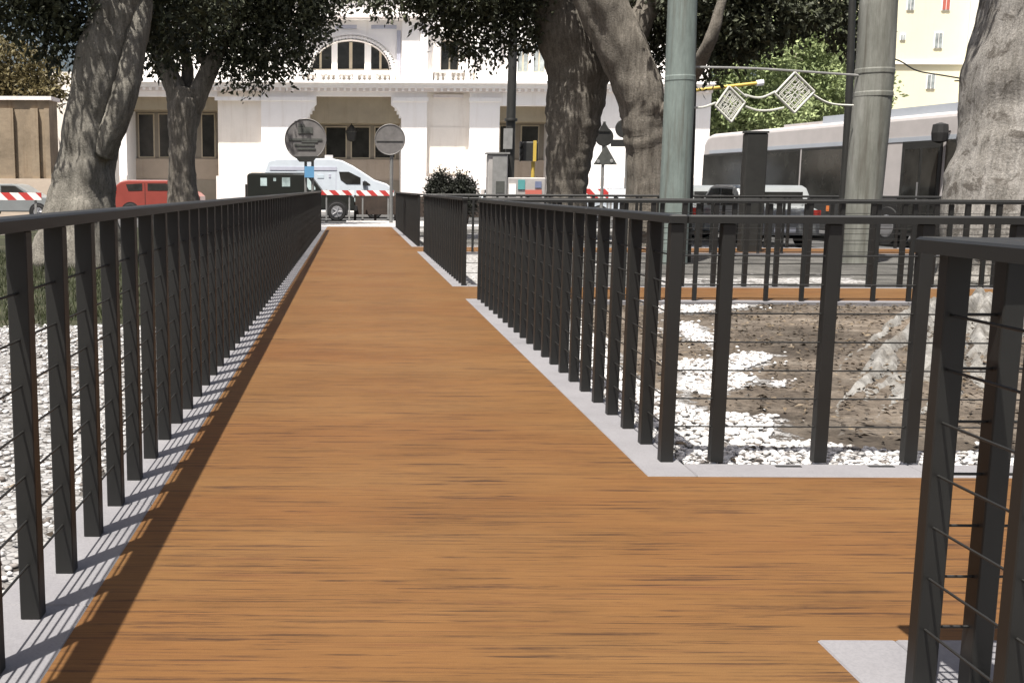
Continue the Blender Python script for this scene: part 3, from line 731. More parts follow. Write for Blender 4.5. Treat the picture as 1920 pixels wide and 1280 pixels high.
def root_mass(roots, y1):
    """one continuous flare of merging root ridges that sinks into the soil"""
    segs = []
    for L in roots:
        P = catmull(root(L), 5)
        for a, b in zip(P[:-1], P[1:]): segs.append((a[0], a[1], b[0], b[1], a[3], b[3]))
    S = np.array(segs); st = 0.026
    xs_ = np.arange(S[:,0].min()-.5, S[:,0].max()+.6, st); ys_ = np.arange(S[:,1].min()-.6, y1, st*1.5)
    XX, YY = np.meshgrid(xs_, ys_); px, py = XX.ravel().copy(), YY.ravel().copy()
    n1 = np.array([noise.noise((a*1.7, b*1.7, 0.3)) for a, b in zip(px, py)])
    n2 = np.array([noise.noise((a*1.7+40, b*1.7, 5.3)) for a, b in zip(px, py)])
    n3 = np.array([noise.noise((a*9, b*6, 2.3)) for a, b in zip(px, py)])
    n4 = np.array([noise.noise((a*22, b*14, 7.3)) for a, b in zip(px, py)])
    wx_, wy_ = px+n1*.06+n3*.012, py+n2*.10+n4*.012
    acc = np.zeros(len(px))
    for (x0, y0, x1, y1_, r0, r1) in S:
        dx, dy = x1-x0, y1_-y0; t = np.clip(((wx_-x0)*dx+(wy_-y0)*dy)/max(1e-9, dx*dx+dy*dy), 0, 1)
        d_ = np.hypot(wx_-x0-t*dx, wy_-y0-t*dy); r = (r0+(r1-r0)*t)*1.0+.008
        bmp = r*1.55*np.exp(-(d_/r)**2*1.9)*(1+.07*np.cos(d_/r*6))
        acc = np.maximum(acc, bmp) + .0*bmp
    h = acc*(1+.22*n3)+.008*n4-.045
    z = -.035+h; V = np.stack([px, py, z], 1); ny, nx = XX.shape
    idx = np.arange(nx*ny).reshape(ny, nx)
    Fq = np.stack([idx[:-1,:-1], idx[:-1,1:], idx[1:,1:], idx[1:,:-1]], -1).reshape(-1, 4)
    keep = (z[Fq].max(1) > -.058); Fq = Fq[keep]
    used = np.unique(Fq); mp = -np.ones(len(V), int); mp[used] = np.arange(len(used))
    mb = MB(); mb.v = V[used].tolist(); mb.f = mp[Fq].tolist(); return mb
obj('root', root_mass(ROOTS, C[1][0]-.17), 'bark_root', rE, smooth=True)

# bright background trees beyond the bus
BG = 'bright green trees beyond the bus'
def bgtree(label, Y, ells, n, leafm, tx, size, seed, name='background_tree', grp=BG):
    base = (W(tx, 300, Y).x, Y, -.12)
    tr = [(base[0], Y, -.3, .4), (base[0], Y, 1.5, .3), (base[0]+.2, Y, 4.0, .24), (base[0], Y+.2, 6.5, .15)]
    return tree(name, label, base, tr, [], crown_mb(PXE(ells, Y, .9), n, size, seed=seed, droop=0), 'bark_dark', leafm, grp, seed)
bgtree('bright green tree right of the lit branch, above the bus roof', 62, [(1410,105,70,66),(1360,190,60,50),(1430,215,70,40),(1330,215,40,60)], 15000, 'leaf_bright', 1390, .30, 41)
bgtree('bright green tree framed by the hanging diamond lights', 66, [(1490,95,64,62),(1520,175,70,50),(1460,210,70,40),(1500,60,50,30)], 15000, 'leaf_bright', 1490, .30, 43)
bgtree('bright green tree beside the tall stone pole', 70, [(1565,90,58,66),(1600,180,60,60),(1560,215,60,40)], 15000, 'leaf_bright', 1580, .30, 45)

# left background: stained wall with ochre trees above
YL = 47.0
def wx(px, Y): return W(px, 300, Y).x
def wz(py, Y, px=658): return W(px, py, Y).z
bw = thing('stone_wall', 'stained brown stone wall with a pale coping at the left edge', 'wall', (wx(20,YL), YL, -.12))
xa, xb = wx(-130, YL), wx(96, YL); zt = wz(188, YL, 40)
mb = MB().box(xa, xb, YL, YL+1.2, -.12, zt); obj('wall', mb, 'brown_wall', bw)
mb = MB().box(xa-.05, xb+.12, YL-.12, YL+1.3, zt, zt+.16); obj('coping', mb, 'plinth_stone', bw)
for i, (p0, p1) in enumerate(((2, 30), (62, 76), (88, 97))):
    obj('pilaster', MB().box(wx(p0,YL), wx(p1,YL), YL-.18, YL-.002, -.12, zt-.35), 'brown_wall', bw)
obj('base_course', MB().box(xa, xb+.05, YL-.32, YL-.19, -.12, wz(335, YL, 40)), 'tan_light', bw)
bgtree('ochre leafed tree rising above the stained stone wall', 50, [(20,128,60,52),(75,150,36,34),(50,170,60,30),(-40,120,60,60)], 9000, 'leaf_ochre', 20, .24, 47, 'ochre_tree', None)
cr = thing('cream_house', 'narrow cream house front between the stone wall and thick tree', 'house', (wx(110,53), 53, -.12))
obj('wall', MB().box(wx(60,53), wx(215,53), 53, 54, -.12, wz(135,53,110)), 'cream_stone', cr)
obj('plinth', MB().box(wx(60,53), wx(215,53), 52.85, 52.998, -.12, wz(300,53,110)), 'tan_light', cr)

# ------------------------------------------------------------------ station facade
YF = 58.0
def SX(px): return W(px, 260, YF).x
def SZ(py, px=700): return W(px, py, YF).z
ZG = -.12
st = thing('station_building', 'long white stone station with arched windows and deep portals', 'station', (SX(700), YF, ZG))
def fb(name, x0, x1, ytop, ybot, d0, d1, mat, parent=None):       # box by pixels; d0,d1 metres before/behind the wall plane
    zb = ZG if ybot is None else SZ(ybot)
    return obj(name, MB().box(SX(x0), SX(x1), YF+d0, YF+d1, zb, SZ(ytop)), mat, parent or st)
def fpoly(name, poly, d0, d1, mat, parent=None):
    return obj(name, MB().prism([(SX(x), ZG if yy is None else SZ(yy)) for x, yy in poly], YF+d0, YF+d1), mat, parent or st)
# ground storey
fb('wall', 215, 237, 170, None, 0, 3, 'white_stone')
fb('wall', 408, 490, 170, None, .25, 3, 'cream_stone')
fpoly('pier', [(490,None),(577,None),(577,220),(584,205),(593,196),(593,180),(490,180)], 0, 3, 'white_stone')
fpoly('pier', [(754,None),(800,None),(800,180),(733,180),(733,196),(744,205),(752,220)], 0, 3, 'white_stone')
fb('wall', 490, 800, 165, 180.2, 0.002, 3, 'white_stone')
fb('wall', 800, 880, 165, None, .35, 3, 'cream_stone')
fb('pilaster', 880, 936, 165, None, 0, 3, 'white_stone')
fb('wall', 1036, 1330, 165, None, 0, 3, 'white_stone')
fb('wall', 936, 1036, 165, 197, .02, 3, 'white_stone')
fb('wall', 237, 408, 165, 182, .02, 3, 'white_stone')
# stepped corbels in the portal corners
for x0, x1 in ((577,592),(735,752)):
    for k in range(3):
        xx0, xx1 = (x0, x0+12-4*k) if x0 == 577 else (x1-12+4*k, x1)
        fb('corbel', xx0, xx1, 200+7*k, 207+7*k, .2-.05*k, .9, 'white_stone')
# moulding under the string course on the piers
for x0, x1 in ((488,592),(736,802),(878,938),(404,489)):
    fb('moulding', x0, x1, 183, 190, -.14, -.002, 'white_stone')
# portal recess
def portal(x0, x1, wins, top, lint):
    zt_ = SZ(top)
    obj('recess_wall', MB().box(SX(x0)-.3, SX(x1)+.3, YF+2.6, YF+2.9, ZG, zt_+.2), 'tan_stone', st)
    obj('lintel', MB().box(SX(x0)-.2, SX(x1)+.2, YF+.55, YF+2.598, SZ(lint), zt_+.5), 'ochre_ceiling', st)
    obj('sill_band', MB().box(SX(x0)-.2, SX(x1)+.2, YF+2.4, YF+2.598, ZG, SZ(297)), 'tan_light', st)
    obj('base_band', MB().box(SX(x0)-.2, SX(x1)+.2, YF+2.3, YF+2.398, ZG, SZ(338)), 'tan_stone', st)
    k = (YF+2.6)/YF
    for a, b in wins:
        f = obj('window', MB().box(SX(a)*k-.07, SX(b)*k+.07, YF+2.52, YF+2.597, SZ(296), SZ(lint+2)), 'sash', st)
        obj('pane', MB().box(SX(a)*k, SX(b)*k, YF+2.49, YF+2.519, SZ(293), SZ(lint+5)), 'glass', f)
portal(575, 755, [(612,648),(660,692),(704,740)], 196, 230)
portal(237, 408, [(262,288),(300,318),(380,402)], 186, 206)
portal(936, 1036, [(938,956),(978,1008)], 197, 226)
# lantern hanging in the portal
lt = thing('hanging_lantern', 'small dark lantern hanging inside the central station portal', 'lantern', (SX(659), YF+.8, SZ(247)))
zl = SZ(247); zt2 = SZ(197)
obj('lamp_body', MB().lathe((SX(659), YF+.8, zl), [(.06,-.5),(.22,-.42),(.30,.0),(.34,.05),(.12,.32),(.03,.42)], 8), 'sign_dark', lt)
obj('chain', MB().tube([(SX(659), YF+.8, zl+.4), (SX(659), YF+.8, zt2)], .025, 6), 'sign_dark', lt)
# plinth
for x0, x1 in ((215,237),(405,577),(753,938),(1033,1330)): fb('plinth', x0, x1, 331, None, -.16, -.004, 'plinth_stone')
# brackets under the cornice, 
for bx0 in np.arange(212, 1328, 12.0):
    if not any(abs(bx0-q) < 3 for q in (490, 800)): fb('bracket', bx0, bx0+4.2, 166.2, 171.5, -.40, -.222, 'white_stone')
# niche panel on right bay
fb('panel', 806, 874, 238, 325, .30, .348, 'cream_stone')
fb('panel', 812, 868, 176, 182, .15, .348, 'plinth_stone')
# string course / main cornice
fb('cornice', 205, 1330, 158, 166, -.45, .5, 'white_stone')
fb('cornice', 205, 1330, 153, 157.9, -.7, .6, 'white_stone')
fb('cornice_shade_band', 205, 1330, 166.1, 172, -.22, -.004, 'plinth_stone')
# upper storey wall with thermal window
def arch_wall():
    mb = MB(); cx, rx, ry, zs = SX(657), SX(730)-SX(657), SZ(73)-SZ(130), SZ(130)
    x0, x1, zt3 = SX(500), SX(790), SZ(-90)
    n = 36; y0, y1 = YF+.5, YF+1.2
    pts = [(cx-rx*math.cos(PI*i/n), zs+ry*math.sin(PI*i/n)) for i in range(n+1)]
    for i in range(n):
        (xa_, za), (xb_, zb) = pts[i], pts[i+1]
        mb.add([(xa_,y0,za),(xb_,y0,zb),(xb_,y0,zt3),(xa_,y0,zt3),(xa_,y1,za),(xb_,y1,zb),(xb_,y1,zt3),(xa_,y1,zt3)],
               [(0,1,2,3),(0,4,5,1)])
    mb.box(x0, cx-rx, y0, y1, zs, zt3); mb.box(cx+rx, x1, y0, y1, zs, zt3); mb.box(x0, x1, y0, y1, SZ(153), zs)
    obj('upper_wall', mb, 'white_stone', st)
    # archivolt
    mb = MB()
    for i in range(n):
        q = []
        for j in (i, i+1):
            an = PI*j/n
            for s in (1.0, 1.16): q.append((cx-rx*s*math.cos(an), zs+ry*s*math.sin(an)))
        a, b, c, d2 = q[0], q[1], q[2], q[3]; yy = YF+.36
        mb.add([(a[0],yy,a[1]),(b[0],yy,b[1]),(d2[0],yy,d2[1]),(c[0],yy,c[1]),(a[0],YF+.498,a[1]),(b[0],YF+.498,b[1]),(d2[0],YF+.498,d2[1]),(c[0],YF+.498,c[1])],
               [(0,2,3,1)[::-1],(0,3,7,4),(1,5,6,2)])
    obj('arch_moulding', mb, 'white_stone', st)
    w_ = obj('arched_window', MB().prism(pts, YF+1.08, YF+1.16), 'glass', st)
    for a, b in ((621,632),(683,695)): obj('mullion', MB().box(SX(a), SX(b), YF+.55, YF+1.07, zs, SZ(72)), 'white_stone', w_)
    for p, w2 in ((600,2),(657,3),(713,2)): obj('sash_bar', MB().box(SX(p-w2), SX(p+w2), YF+.98, YF+1.07, zs, SZ(92 if p!=657 else 75)), 'sash', w_)
    for a, b in ((587,620),(633,682),(696,728)): obj('sash_sill', MB().box(SX(a), SX(b), YF+.9, YF+1.07, zs, SZ(126)), 'sash', w_)
arch_wall()
fb('upper_wall', 205, 500, -90, 153, .9, 1.6, 'white_stone')
fb('pilaster', 790-4, 800, -90, 153, .1, 1.2, 'white_stone')
fb('pilaster', 752, 785, -90, 153, .2, .498, 'white_stone')
fb('upper_wall', 800, 826, -90, 153, .6, 1.6, 'white_stone')
fb('upper_wall', 860, 966, -90, 153, .6, 1.6, 'white_stone')
fb('upper_wall', 826, 860, -90, 72, .6, 1.6, 'white_stone')
fb('upper_wall', 826, 860, 129, 153, .6, 1.6, 'white_stone')
fb('pilaster', 890, 935, -90, 153, .1, .598, 'white_stone')
def win(x0, x1, y0, y1, dd=.85, mat='glass'):
    f = fb('window', x0, x1, y0, y1, dd+.05, dd+.3, 'sash')
    xm = (x0+x1)/2
    fb('pane', x0+1.5, xm-1.5, y0+2, y1-2, dd+.02, dd+.048, mat, f); fb('pane', xm+1.5, x1-1.5, y0+2, y1-2, dd+.02, dd+.048, mat, f)
win(826, 860, 72, 129)
for a, b in ((817,824),(862,869)): fb('window_surround', a, b, 66, 131, .45, .598, 'white_stone')
fb('window_surround', 812, 874, 58, 65.9, .35, .598, 'white_stone')
fb('upper_wall', 966, 970, -90, 153, .6, 1.6, 'white_stone'); fb('upper_wall', 1022, 1330, -90, 153, .6, 1.6, 'white_stone')
fb('upper_wall', 970, 1022, -90, 78, .6, 1.6, 'white_stone'); fb('upper_wall', 970, 1022, 132, 153, .6, 1.6, 'white_stone')
win(970, 991, 78, 132, .7, 'win_grey'); win(1000, 1022, 78, 132, .7, 'win_grey'); fb('upper_wall', 991, 1000, 78, 132, .6, 1.6, 'white_stone')
# balustrades
def balustrade(x0, x1, y0=136, y1=152.5, d0=-.5):
    b = fb('balustrade', x0, x1, y0, y0+3.5, d0, d0+.35, 'white_stone')
    mbb = MB(); x = SX(x0)+.12
    while x < SX(x1)-.1:
        mbb.lathe((x, YF+d0+.18, SZ(y1)), [(.09,0),(.09,.05),(.05,.08),(.085,.2),(.05,.36),(.08,.42),(.08,(SZ(y0+3.5)-SZ(y1)))], 8); x += .27
    obj('baluster_row', mbb, 'white_stone', b)
    for a in np.arange(x0, x1, 34): fb('balustrade_pier', a, a+8, y0-.4, y1, d0-.05, d0+.4, 'white_stone', b)
    fb('balustrade_backing', x0, x1, y0+4, y1, d0+.36, d0+.42, 'cream_stone', b)
balustrade(560, 742, 138); balustrade(800, 888, 133)
# top band
fb('cornice', 500, 790, 22, 36, .1, .498, 'white_stone'); fb('cornice', 495, 795, 30, 34, -.15, .09, 'plinth_stone')
for a, b in ((628,668),(695,742)): fb('frieze_panel', a, b, 45, 52, .40, .498, 'stripe_grey')
fb('pilaster_shadow_line', 743, 750, 55, 152, .40, .497, 'stripe_grey')  # bluish grey strip, a shadow line beside the pilaster put in as colour
fb('roof_slab', 203, 1332, -104, -91, -.4, 6, 'plinth_stone')
fb('rear_wall', 215, 1330, -91, None, 4.0, 4.4, 'tan_stone')

# ------------------------------------------------------------------ yellow and pale buildings, right
YY = 84.0
def bx(px): return W(px, 100, YY).x
def bz(py): return W(1700, py, YY).z
yb = thing('yellow_building', 'tall pale yellow building with small windows behind the bus', 'building', (bx(1700), YY, ZG))
obj('wall', MB().box(bx(1560), bx(1812), YY, YY+10, ZG, bz(-160)), 'yellow_render', yb)
for (cx_, cy_, w_, h_, mt) in ((1766,6,14,26,'poster_pink'),(1757,76,14,28,'win_grey'),(1749,153,14,26,'win_grey'),(1690,70,8,10,'win_grey'),(1700,6,12,26,'win_grey')):
    f = obj('window', MB().box(bx(cx_-w_/2-1), bx(cx_+w_/2+1), YY-.06, YY-.002, bz(cy_+h_/2+1), bz(cy_-h_/2-1)), 'pale_render', yb)
    obj('pane', MB().box(bx(cx_-w_/2+.5), bx(cx_-.7), YY-.09, YY-.061, bz(cy_+h_/2-.5), bz(cy_-h_/2+.5)), mt, f)
    obj('pane', MB().box(bx(cx_+.7), bx(cx_+w_/2-.5), YY-.09, YY-.061, bz(cy_+h_/2-.5), bz(cy_-h_/2+.5)), mt, f)
obj('string_course', MB().box(bx(1560), bx(1813), YY-.15, YY-.003, bz(121), bz(117)), 'pale_render', yb)
wb = thing('white_building', 'white house front just left of the huge trunk', 'building', (bx(1850), YY-2, ZG))
obj('wall', MB().box(bx(1813), bx(1990), YY-1.5, YY+8, ZG, bz(-120)), 'pale_render', wb)
for cy_ in (20, 95): 
    f = obj('window', MB().box(bx(1816), bx(1824), YY-1.56, YY-1.502, bz(cy_+18), bz(cy_-18)), 'win_grey', wb)
    obj('window_sill', MB().box(bx(1815), bx(1825), YY-1.65, YY-1.503, bz(cy_+20), bz(cy_+18.2)), 'pale_render', f)

# ------------------------------------------------------------------ vehicles
def wheel(par, x, y, r, w=.2):
    """wheel of a vehicle: tyre and rim; y is the outer face side (+/-)"""
    s = 1 if y > 0 else -1; c = Vector((x, y-s*w/2, r))
    t = obj('wheel', MB().tube([c+Vector((0,-w/2,0)), c+Vector((0,-w/2+.03,0)), c+Vector((0,w/2-.03,0)), c+Vector((0,w/2,0))], [r*.9, r, r, r*.9], 28), 'rubber', par, world=False, smooth=False)
    f = c+Vector((0, s*(w/2), 0)); dd = Vector((0, s, 0))
    mb = MB().tube([f-dd*.02, f+dd*.006], [r*.62, r*.60], 24)
    for k in range(5):
        a = 2*PI*k/5; e = Vector((math.cos(a), 0, math.sin(a)))*r*.52
        mb.tube([f+dd*.006, f+dd*.012+e], [r*.09, r*.07], 6)
    mb.tube([f+dd*.004, f+dd*.02], [r*.14, r*.10], 12)
    obj('rim', mb, 'rim', t, world=False)
def vehicle(name, label, cat, loc, rz, body, width, mat, windows, wheels, r, extras=(), glass='glass', group=None, bev=.05):
    v = thing(name, label, cat, loc, rz, group)
    mb = MB().prism(body, -width/2, width/2); b = obj('body', mb, mat, v, world=False)
    bm = bmesh.new(); bm.from_mesh(b.data)
    bmesh.ops.recalc_face_normals(bm, faces=bm.faces)
    es = [e for e in bm.edges if len(e.link_faces) == 2 and e.calc_face_angle(0) > .35]
    bmesh.ops.bevel(bm, geom=es, offset=bev, segments=2, profile=.6, affect='EDGES', clamp_overlap=True)
    bm.to_mesh(b.data); bm.free()
    for poly in windows:
        for s in (-1, 1):
            yy = s*width/2; a, c = sorted((yy, yy+s*.012))
            obj('window', MB().prism(poly, a, c), glass, v, world=False)
    for wxx in wheels:
        # dark wheel arch then the wheel
        for s in (-1, 1):
            arch = [(wxx+(r+.07)*math.cos(t), r+(r+.07)*math.sin(t)) for t in np.linspace(-.35, PI+.35, 20)]
            a, c = sorted((s*width/2, s*(width/2+.008)))
            obj('wheel_arch', MB().prism(arch, a, c), 'rubber', v, world=False)
            wheel(v, wxx, s*(width/2+.03), r)
    for (nm, box, mt) in extras: obj(nm, MB().box(*box), mt, v, world=False)
    return v
# the ambulance-like van, side view facing right
YV = 47.0
xv0 = W(497, 340, YV).x; kv = YV/F; zgv = -.12
def vz(py): return W(600, py, YV).z-zgv
VL = (738-497)*kv
vp = lambda px: (px-497)*kv
van_body = [(vp(497),.35),(vp(497),vz(318)),(vp(503),vz(302)),(vp(520),vz(298)),(vp(620),vz(297)),(vp(640),vz(301)),(vp(660),vz(311)),(vp(682),vz(325)),(vp(700),vz(337)),(vp(722),vz(344)),(vp(734),vz(353)),(vp(738),vz(366)),(vp(738),.35)]
v = vehicle('white_van', 'white high roofed van with pale blue markings, parked before the station', 'van', (xv0, YV+1.0, zgv), 0.0, van_body, 2.0, 'white_paint',
    [[(vp(634),vz(322)),(vp(652),vz(322)),(vp(674),vz(333)),(vp(674),vz(345)),(vp(648),vz(345)),(vp(637),vz(337))], [(vp(681),vz(338)),(vp(692),vz(345)),(vp(692),vz(347)),(vp(681),vz(347))]],
    [vp(530), vp(700)], .36,
    [('side_stripe', (vp(506), vp(630), -1.016, -1.001, vz(319.5), vz(313)), 'stripe_grey'), ('blue_panel', (vp(556), vp(585), -1.012, -1.001, vz(331), vz(321)), 'bluewhite'),
     ('blue_panel', (vp(594), vp(606), -1.013, -1.001, vz(334), vz(328)), 'bluewhite'), ('emblem', (vp(615), vp(619), -1.014, -1.001, vz(333), vz(326)), 'stripe_grey'),
     ('bumper', (vp(720), vp(740), -.98, .98, .30, .62), 'grey_paint'), ('beacon_bar', (vp(607), vp(622), -.5, .5, vz(297.5), vz(290)), 'bus_white'),
     ('door_seam', (vp(628), vp(629), -1.005, -1.0005, .5, vz(312)), 'stripe_grey'), ('mirror', (vp(678), vp(686), -1.2, -1.0, vz(347), vz(340)), 'rubber'),
     ('headlight', (vp(729), vp(737), -1.01, -.75, vz(364), vz(357)), 'pale_glass'), ('lower_trim', (vp(500), vp(736), -1.012, -1.0, .36, .55), 'bluewhite')])
# black off-roader
YJ = 43.0; kj = YJ/F; xj0 = W(463, 345, YJ).x; jp = lambda px: (px-463)*kj
def jz(py): return W(560, py, YJ).z-zgv
jeep_body = [(jp(463),.45),(jp(463),jz(329)),(jp(467),jz(325)),(jp(575),jz(327)),(jp(583),jz(331)),(jp(603),jz(358)),(jp(652),jz(362)),(jp(662),jz(370)),(jp(663),.45)]
vehicle('black_jeep', 'boxy black off-road car parked by the left fence end', 'car', (xj0, YJ+.9, zgv), 0.0, jeep_body, 1.75, 'black_paint',
    [[(jp(488),jz(334)),(jp(500),jz(334)),(jp(500),jz(349)),(jp(488),jz(349))], [(jp(528),jz(333)),(jp(543),jz(333)),(jp(543),jz(350)),(jp(528),jz(350))],
     [(jp(512),jz(334)),(jp(517),jz(334)),(jp(517),jz(340)),(jp(512),jz(340))],
     [(jp(570),jz(334)),(jp(577),jz(334)),(jp(590),jz(352)),(jp(590),jz(356)),(jp(578),jz(356)),(jp(572),jz(345))]], [jp(495), jp(630)], .38,
    [('bumper', (jp(655), jp(668), -.85, .85, .42, .62), 'rubber'), ('headlight', (jp(662.4), jp(664), -.7, -.5, jz(378), jz(371)), 'pale_glass'),
     ('roof_rack', (jp(470), jp(572), -.7, .7, jz(325.4), jz(324)), 'rubber'), ('spare_wheel', (jp(457), jp(463.2), -.35, .35, .75, 1.45), 'rubber')], glass='pale_glass')  # opaque panes; their pale colour stands in for sky light showing through
# red car
YR = 46.0; kr = YR/F; xr0 = W(214, 350, YR).x; rp = lambda px: (px-214)*kr
def rz_(py): return W(280, py, YR).z-zgv
red_body = [(rp(214),.32),(rp(213),rz_(360)),(rp(217),rz_(348)),(rp(226),rz_(341)),(rp(240),rz_(338.5)),(rp(312),rz_(338.5)),(rp(330),rz_(345)),(rp(345),rz_(356)),(rp(364),rz_(360)),(rp(373),rz_(368)),(rp(374),.32)]
vehicle('red_car', 'small red hatchback parked behind the forked tree', 'car', (xr0, YR+.85, zgv), 0.0, red_body, 1.68, 'red_paint',
    [[(rp(236),rz_(346)),(rp(266),rz_(344)),(rp(266),rz_(357)),(rp(240),rz_(358))], [(rp(276),rz_(344)),(rp(310),rz_(344)),(rp(332),rz_(357)),(rp(276),rz_(357))]],
    [rp(243), rp(348)], .31, [('roof_strip', (rp(228), rp(312), -.7, .7, rz_(339.5), rz_(337.5)), 'bus_white'), ('bumper', (rp(364), rp(376), -.8, .8, .28, .5), 'grey_paint'), ('bumper', (rp(210), rp(222), -.8, .8, .28, .5), 'grey_paint'),
     ('tail_light', (rp(213.2), rp(218), -.852, -.82, rz_(362), rz_(353)), 'red_lens'), ('door_seam', (rp(270.5), rp(271.5), -.846, -.8405, .45, rz_(344)), 'rubber')])
# generic car (x forward)
CAR = [(0,.30),(0,.62),(.05,.86),(.35,.92),(.75,1.36),(.95,1.42),(2.1,1.43),(2.35,1.38),(3.05,.95),(3.75,.86),(3.92,.72),(3.95,.30)]
CARW = [[(.72,.96),(.98,1.33),(1.6,1.35),(1.6,.94)], [(1.68,.94),(1.68,1.35),(2.25,1.34),(2.8,.95)]]
def car(label, x, y, rz, mat, group=None, name='parked_car'):
    ex = [('rear_window', (.48, .70, -.62, .62, .97, 1.27), 'glass'), ('bumper', (-.05, .12, -.8, .8, .30, .55), 'grey_paint'), ('bumper', (3.83, 4.0, -.8, .8, .30, .52), 'grey_paint'),
          ('tail_light', (-.012, .1, -.83, -.62, .66, .86), 'red_lens'), ('tail_light', (-.012, .1, .62, .83, .66, .86), 'red_lens'),
          ('number_plate', (-.062, -.05, -.25, .25, .36, .47), 'white_board'),
          ('headlight', (3.80, 3.955, -.82, -.55, .62, .76), 'pale_glass'), ('headlight', (3.80, 3.955, .55, .82, .62, .76), 'pale_glass')]
    return vehicle(name, label, 'car', (x, y, zgv), rz, CAR, 1.68, mat, CARW, [.72, 3.15], .30, ex, group=group)
GC = 'pale cars parked in the street'
# rear of a white car in front of the bus
p = W(1478, 350, 24.2); car('white car seen from behind, parked beside the bus and the dark totem', p.x, 24.3, PI/2+.05, 'grey_paint', GC)
p = W(1375, 350, 26.5); car('silver grey car half hidden by the dark totem', p.x, 27.0, PI/2+.06, 'grey_paint', GC)
p = W(886, 350, 50); car('pale blue and white car between the dark shrubs and grey cabinet', p.x, 50.0, 0, 'bluewhite', GC)
p = W(1085, 350, 45); car('white car beyond the triangular sign, under the paired discs', p.x, 45, 0, 'white_paint', GC)
p = W(-62, 350, 44.5); car('pale grey car behind the striped barrier on the far left', p.x, 44.5, 0.0, 'grey_paint', GC)

# bus
bp0 = Vector((11.05, 34.2, zgv)); bp1 = Vector((13.2, 22.4, zgv))
bdir = (bp1-bp0); BL = bdir.length; brz = math.atan2(bdir.y, bdir.x)
bus = thing('city_bus', 'long white city bus with dark windows and grey lower body', 'bus', tuple(bp0), brz)
BW = 2.5                     # local x along the bus, the seen side is y = -BW... (right-hand side of travel)
def bl(px):                  # local x where the ray through px meets the seen side
    d_ = ray(px, 330); a = d_.x/d_.y
    # point bp0+t*bdir : x = a*y
    t = (a*bp0.y-bp0.x)/(bdir.x-a*bdir.y); return t*BL
nrm = Vector((-bdir.y, bdir.x, 0)).normalized(); sgn = 1 if nrm.dot(-bp0) > 0 else -1     # which local y faces the camera
def bb(name, x0, x1, d0, d1, z0, z1, mat, par=None):    # d measured outward from the seen side
    a, c = sorted((sgn*d0, sgn*d1)); return obj(name, MB().box(x0, x1, a, c, z0, z1), mat, par or bus, world=False)
prof = [(0,1.05),(.02,1.9),(.10,2.75),(.30,2.96),(.6,3.02),(BL,3.02),(BL,1.05)]
a_, c_2 = sorted((0.0, -sgn*BW))
ob = obj('body', MB().prism(prof, a_, c_2), 'bus_white', bus, world=False)
bm = bmesh.new(); bm.from_mesh(ob.data); bmesh.ops.recalc_face_normals(bm, faces=bm.faces)
es = [e for e in bm.edges if len(e.link_faces) == 2 and e.calc_face_angle(0) > .5]
bmesh.ops.bevel(bm, geom=es, offset=.12, segments=3, profile=.5, affect='EDGES'); bm.to_mesh(ob.data); bm.free()
bb('lower_body', .05, BL, .012, -BW, .28, 1.06, 'bus_grey')
wz0, wz1 = 1.06, 2.40
edges = [bl(1318), bl(1394)+.02, bl(1432), bl(1498), bl(1580), bl(1648)]
for x0, x1 in ((edges[0], edges[1]), (edges[1]+.05, edges[2]), (edges[2]+.06, edges[3]), (edges[3]+.08, edges[4]), (edges[4]+.06, edges[5])):
    f = bb('window', x0, x1, -.01, .014, wz0, wz1, 'sign_dark'); bb('pane', x0+.05, x1-.05, .015, .022, wz0+.06, wz1-.06, 'glass', f)
dx0, dx1 = bl(1690), bl(1764)
dd = bb('door', dx0, dx1, -.01, .03, .4, 2.42, 'sign_dark'); xm = (dx0+dx1)/2
for x0, x1 in ((dx0+.10, xm-.05), (xm+.05, dx1-.10)): bb('door_pane', x0, x1, .031, .038, .75, 2.25, 'glass', dd)
bb('handle', xm-.03, xm-.01, .04, .07, 1.0, 1.5, 'rim', dd)
bb('window', dx1+.1, BL-.1, -.01, .014, wz0, wz1, 'glass')
bb('roof_fairing', bl(1520), BL-.3, -.25, -BW+.25, 3.0, 3.22, 'roof_grey')
bb('roof_unit', bl(1440), bl(1510), -.4, -BW+.4, 3.0, 3.12, 'bus_white')
bb('fascia_band', .5, BL-.05, .001, .010, 2.42, 2.52, 'roof_grey')
for px in (1310, 1352, 1368, 1470, 1557, 1640, 1712): bb('marker_light', bl(px)-.05, bl(px)+.05, .012, .03, .78, .92, 'amber')
for x in (2.6, BL-3.0):
    s = sgn
    arch = [(x+.58*math.cos(t), .5+.58*math.sin(t)) for t in np.linspace(-.35, PI+.35, 20)]
    a, c = sorted((s*.012, s*.02)); obj('wheel_arch', MB().prism(arch, a, c), 'rubber', bus, world=False)
    cw = Vector((x, s*.02, .48))
    t = obj('wheel', MB().tube([cw-Vector((0,s*.3,0)), cw-Vector((0,s*.03,0)), cw+Vector((0,s*.02,0))], [.48,.48,.44], 28), 'rubber', bus, world=False)
    obj('rim', MB().tube([cw+Vector((0,s*.015,0)), cw+Vector((0,s*.03,0))], [.28,.24], 20), 'rim', t, world=False)
mr = Vector((bl(1655), sgn*.25, 2.62)); obj('mirror', MB().lathe(mr, [(.03,-.2),(.13,-.17),(.15,0),(.13,.17),(.03,.2)], 10).tube([mr, mr-Vector((0,sgn*.3,-.05))], .02, 6), 'rubber', bus, world=False)
mr = Vector((bl(1775), sgn*.25, 2.55)); obj('mirror', MB().lathe(mr, [(.03,-.22),(.15,-.18),(.17,0),(.15,.18),(.03,.22)], 10).tube([mr, mr-Vector((0,sgn*.3,-.05))], .02, 6), 'rubber', bus, world=False)

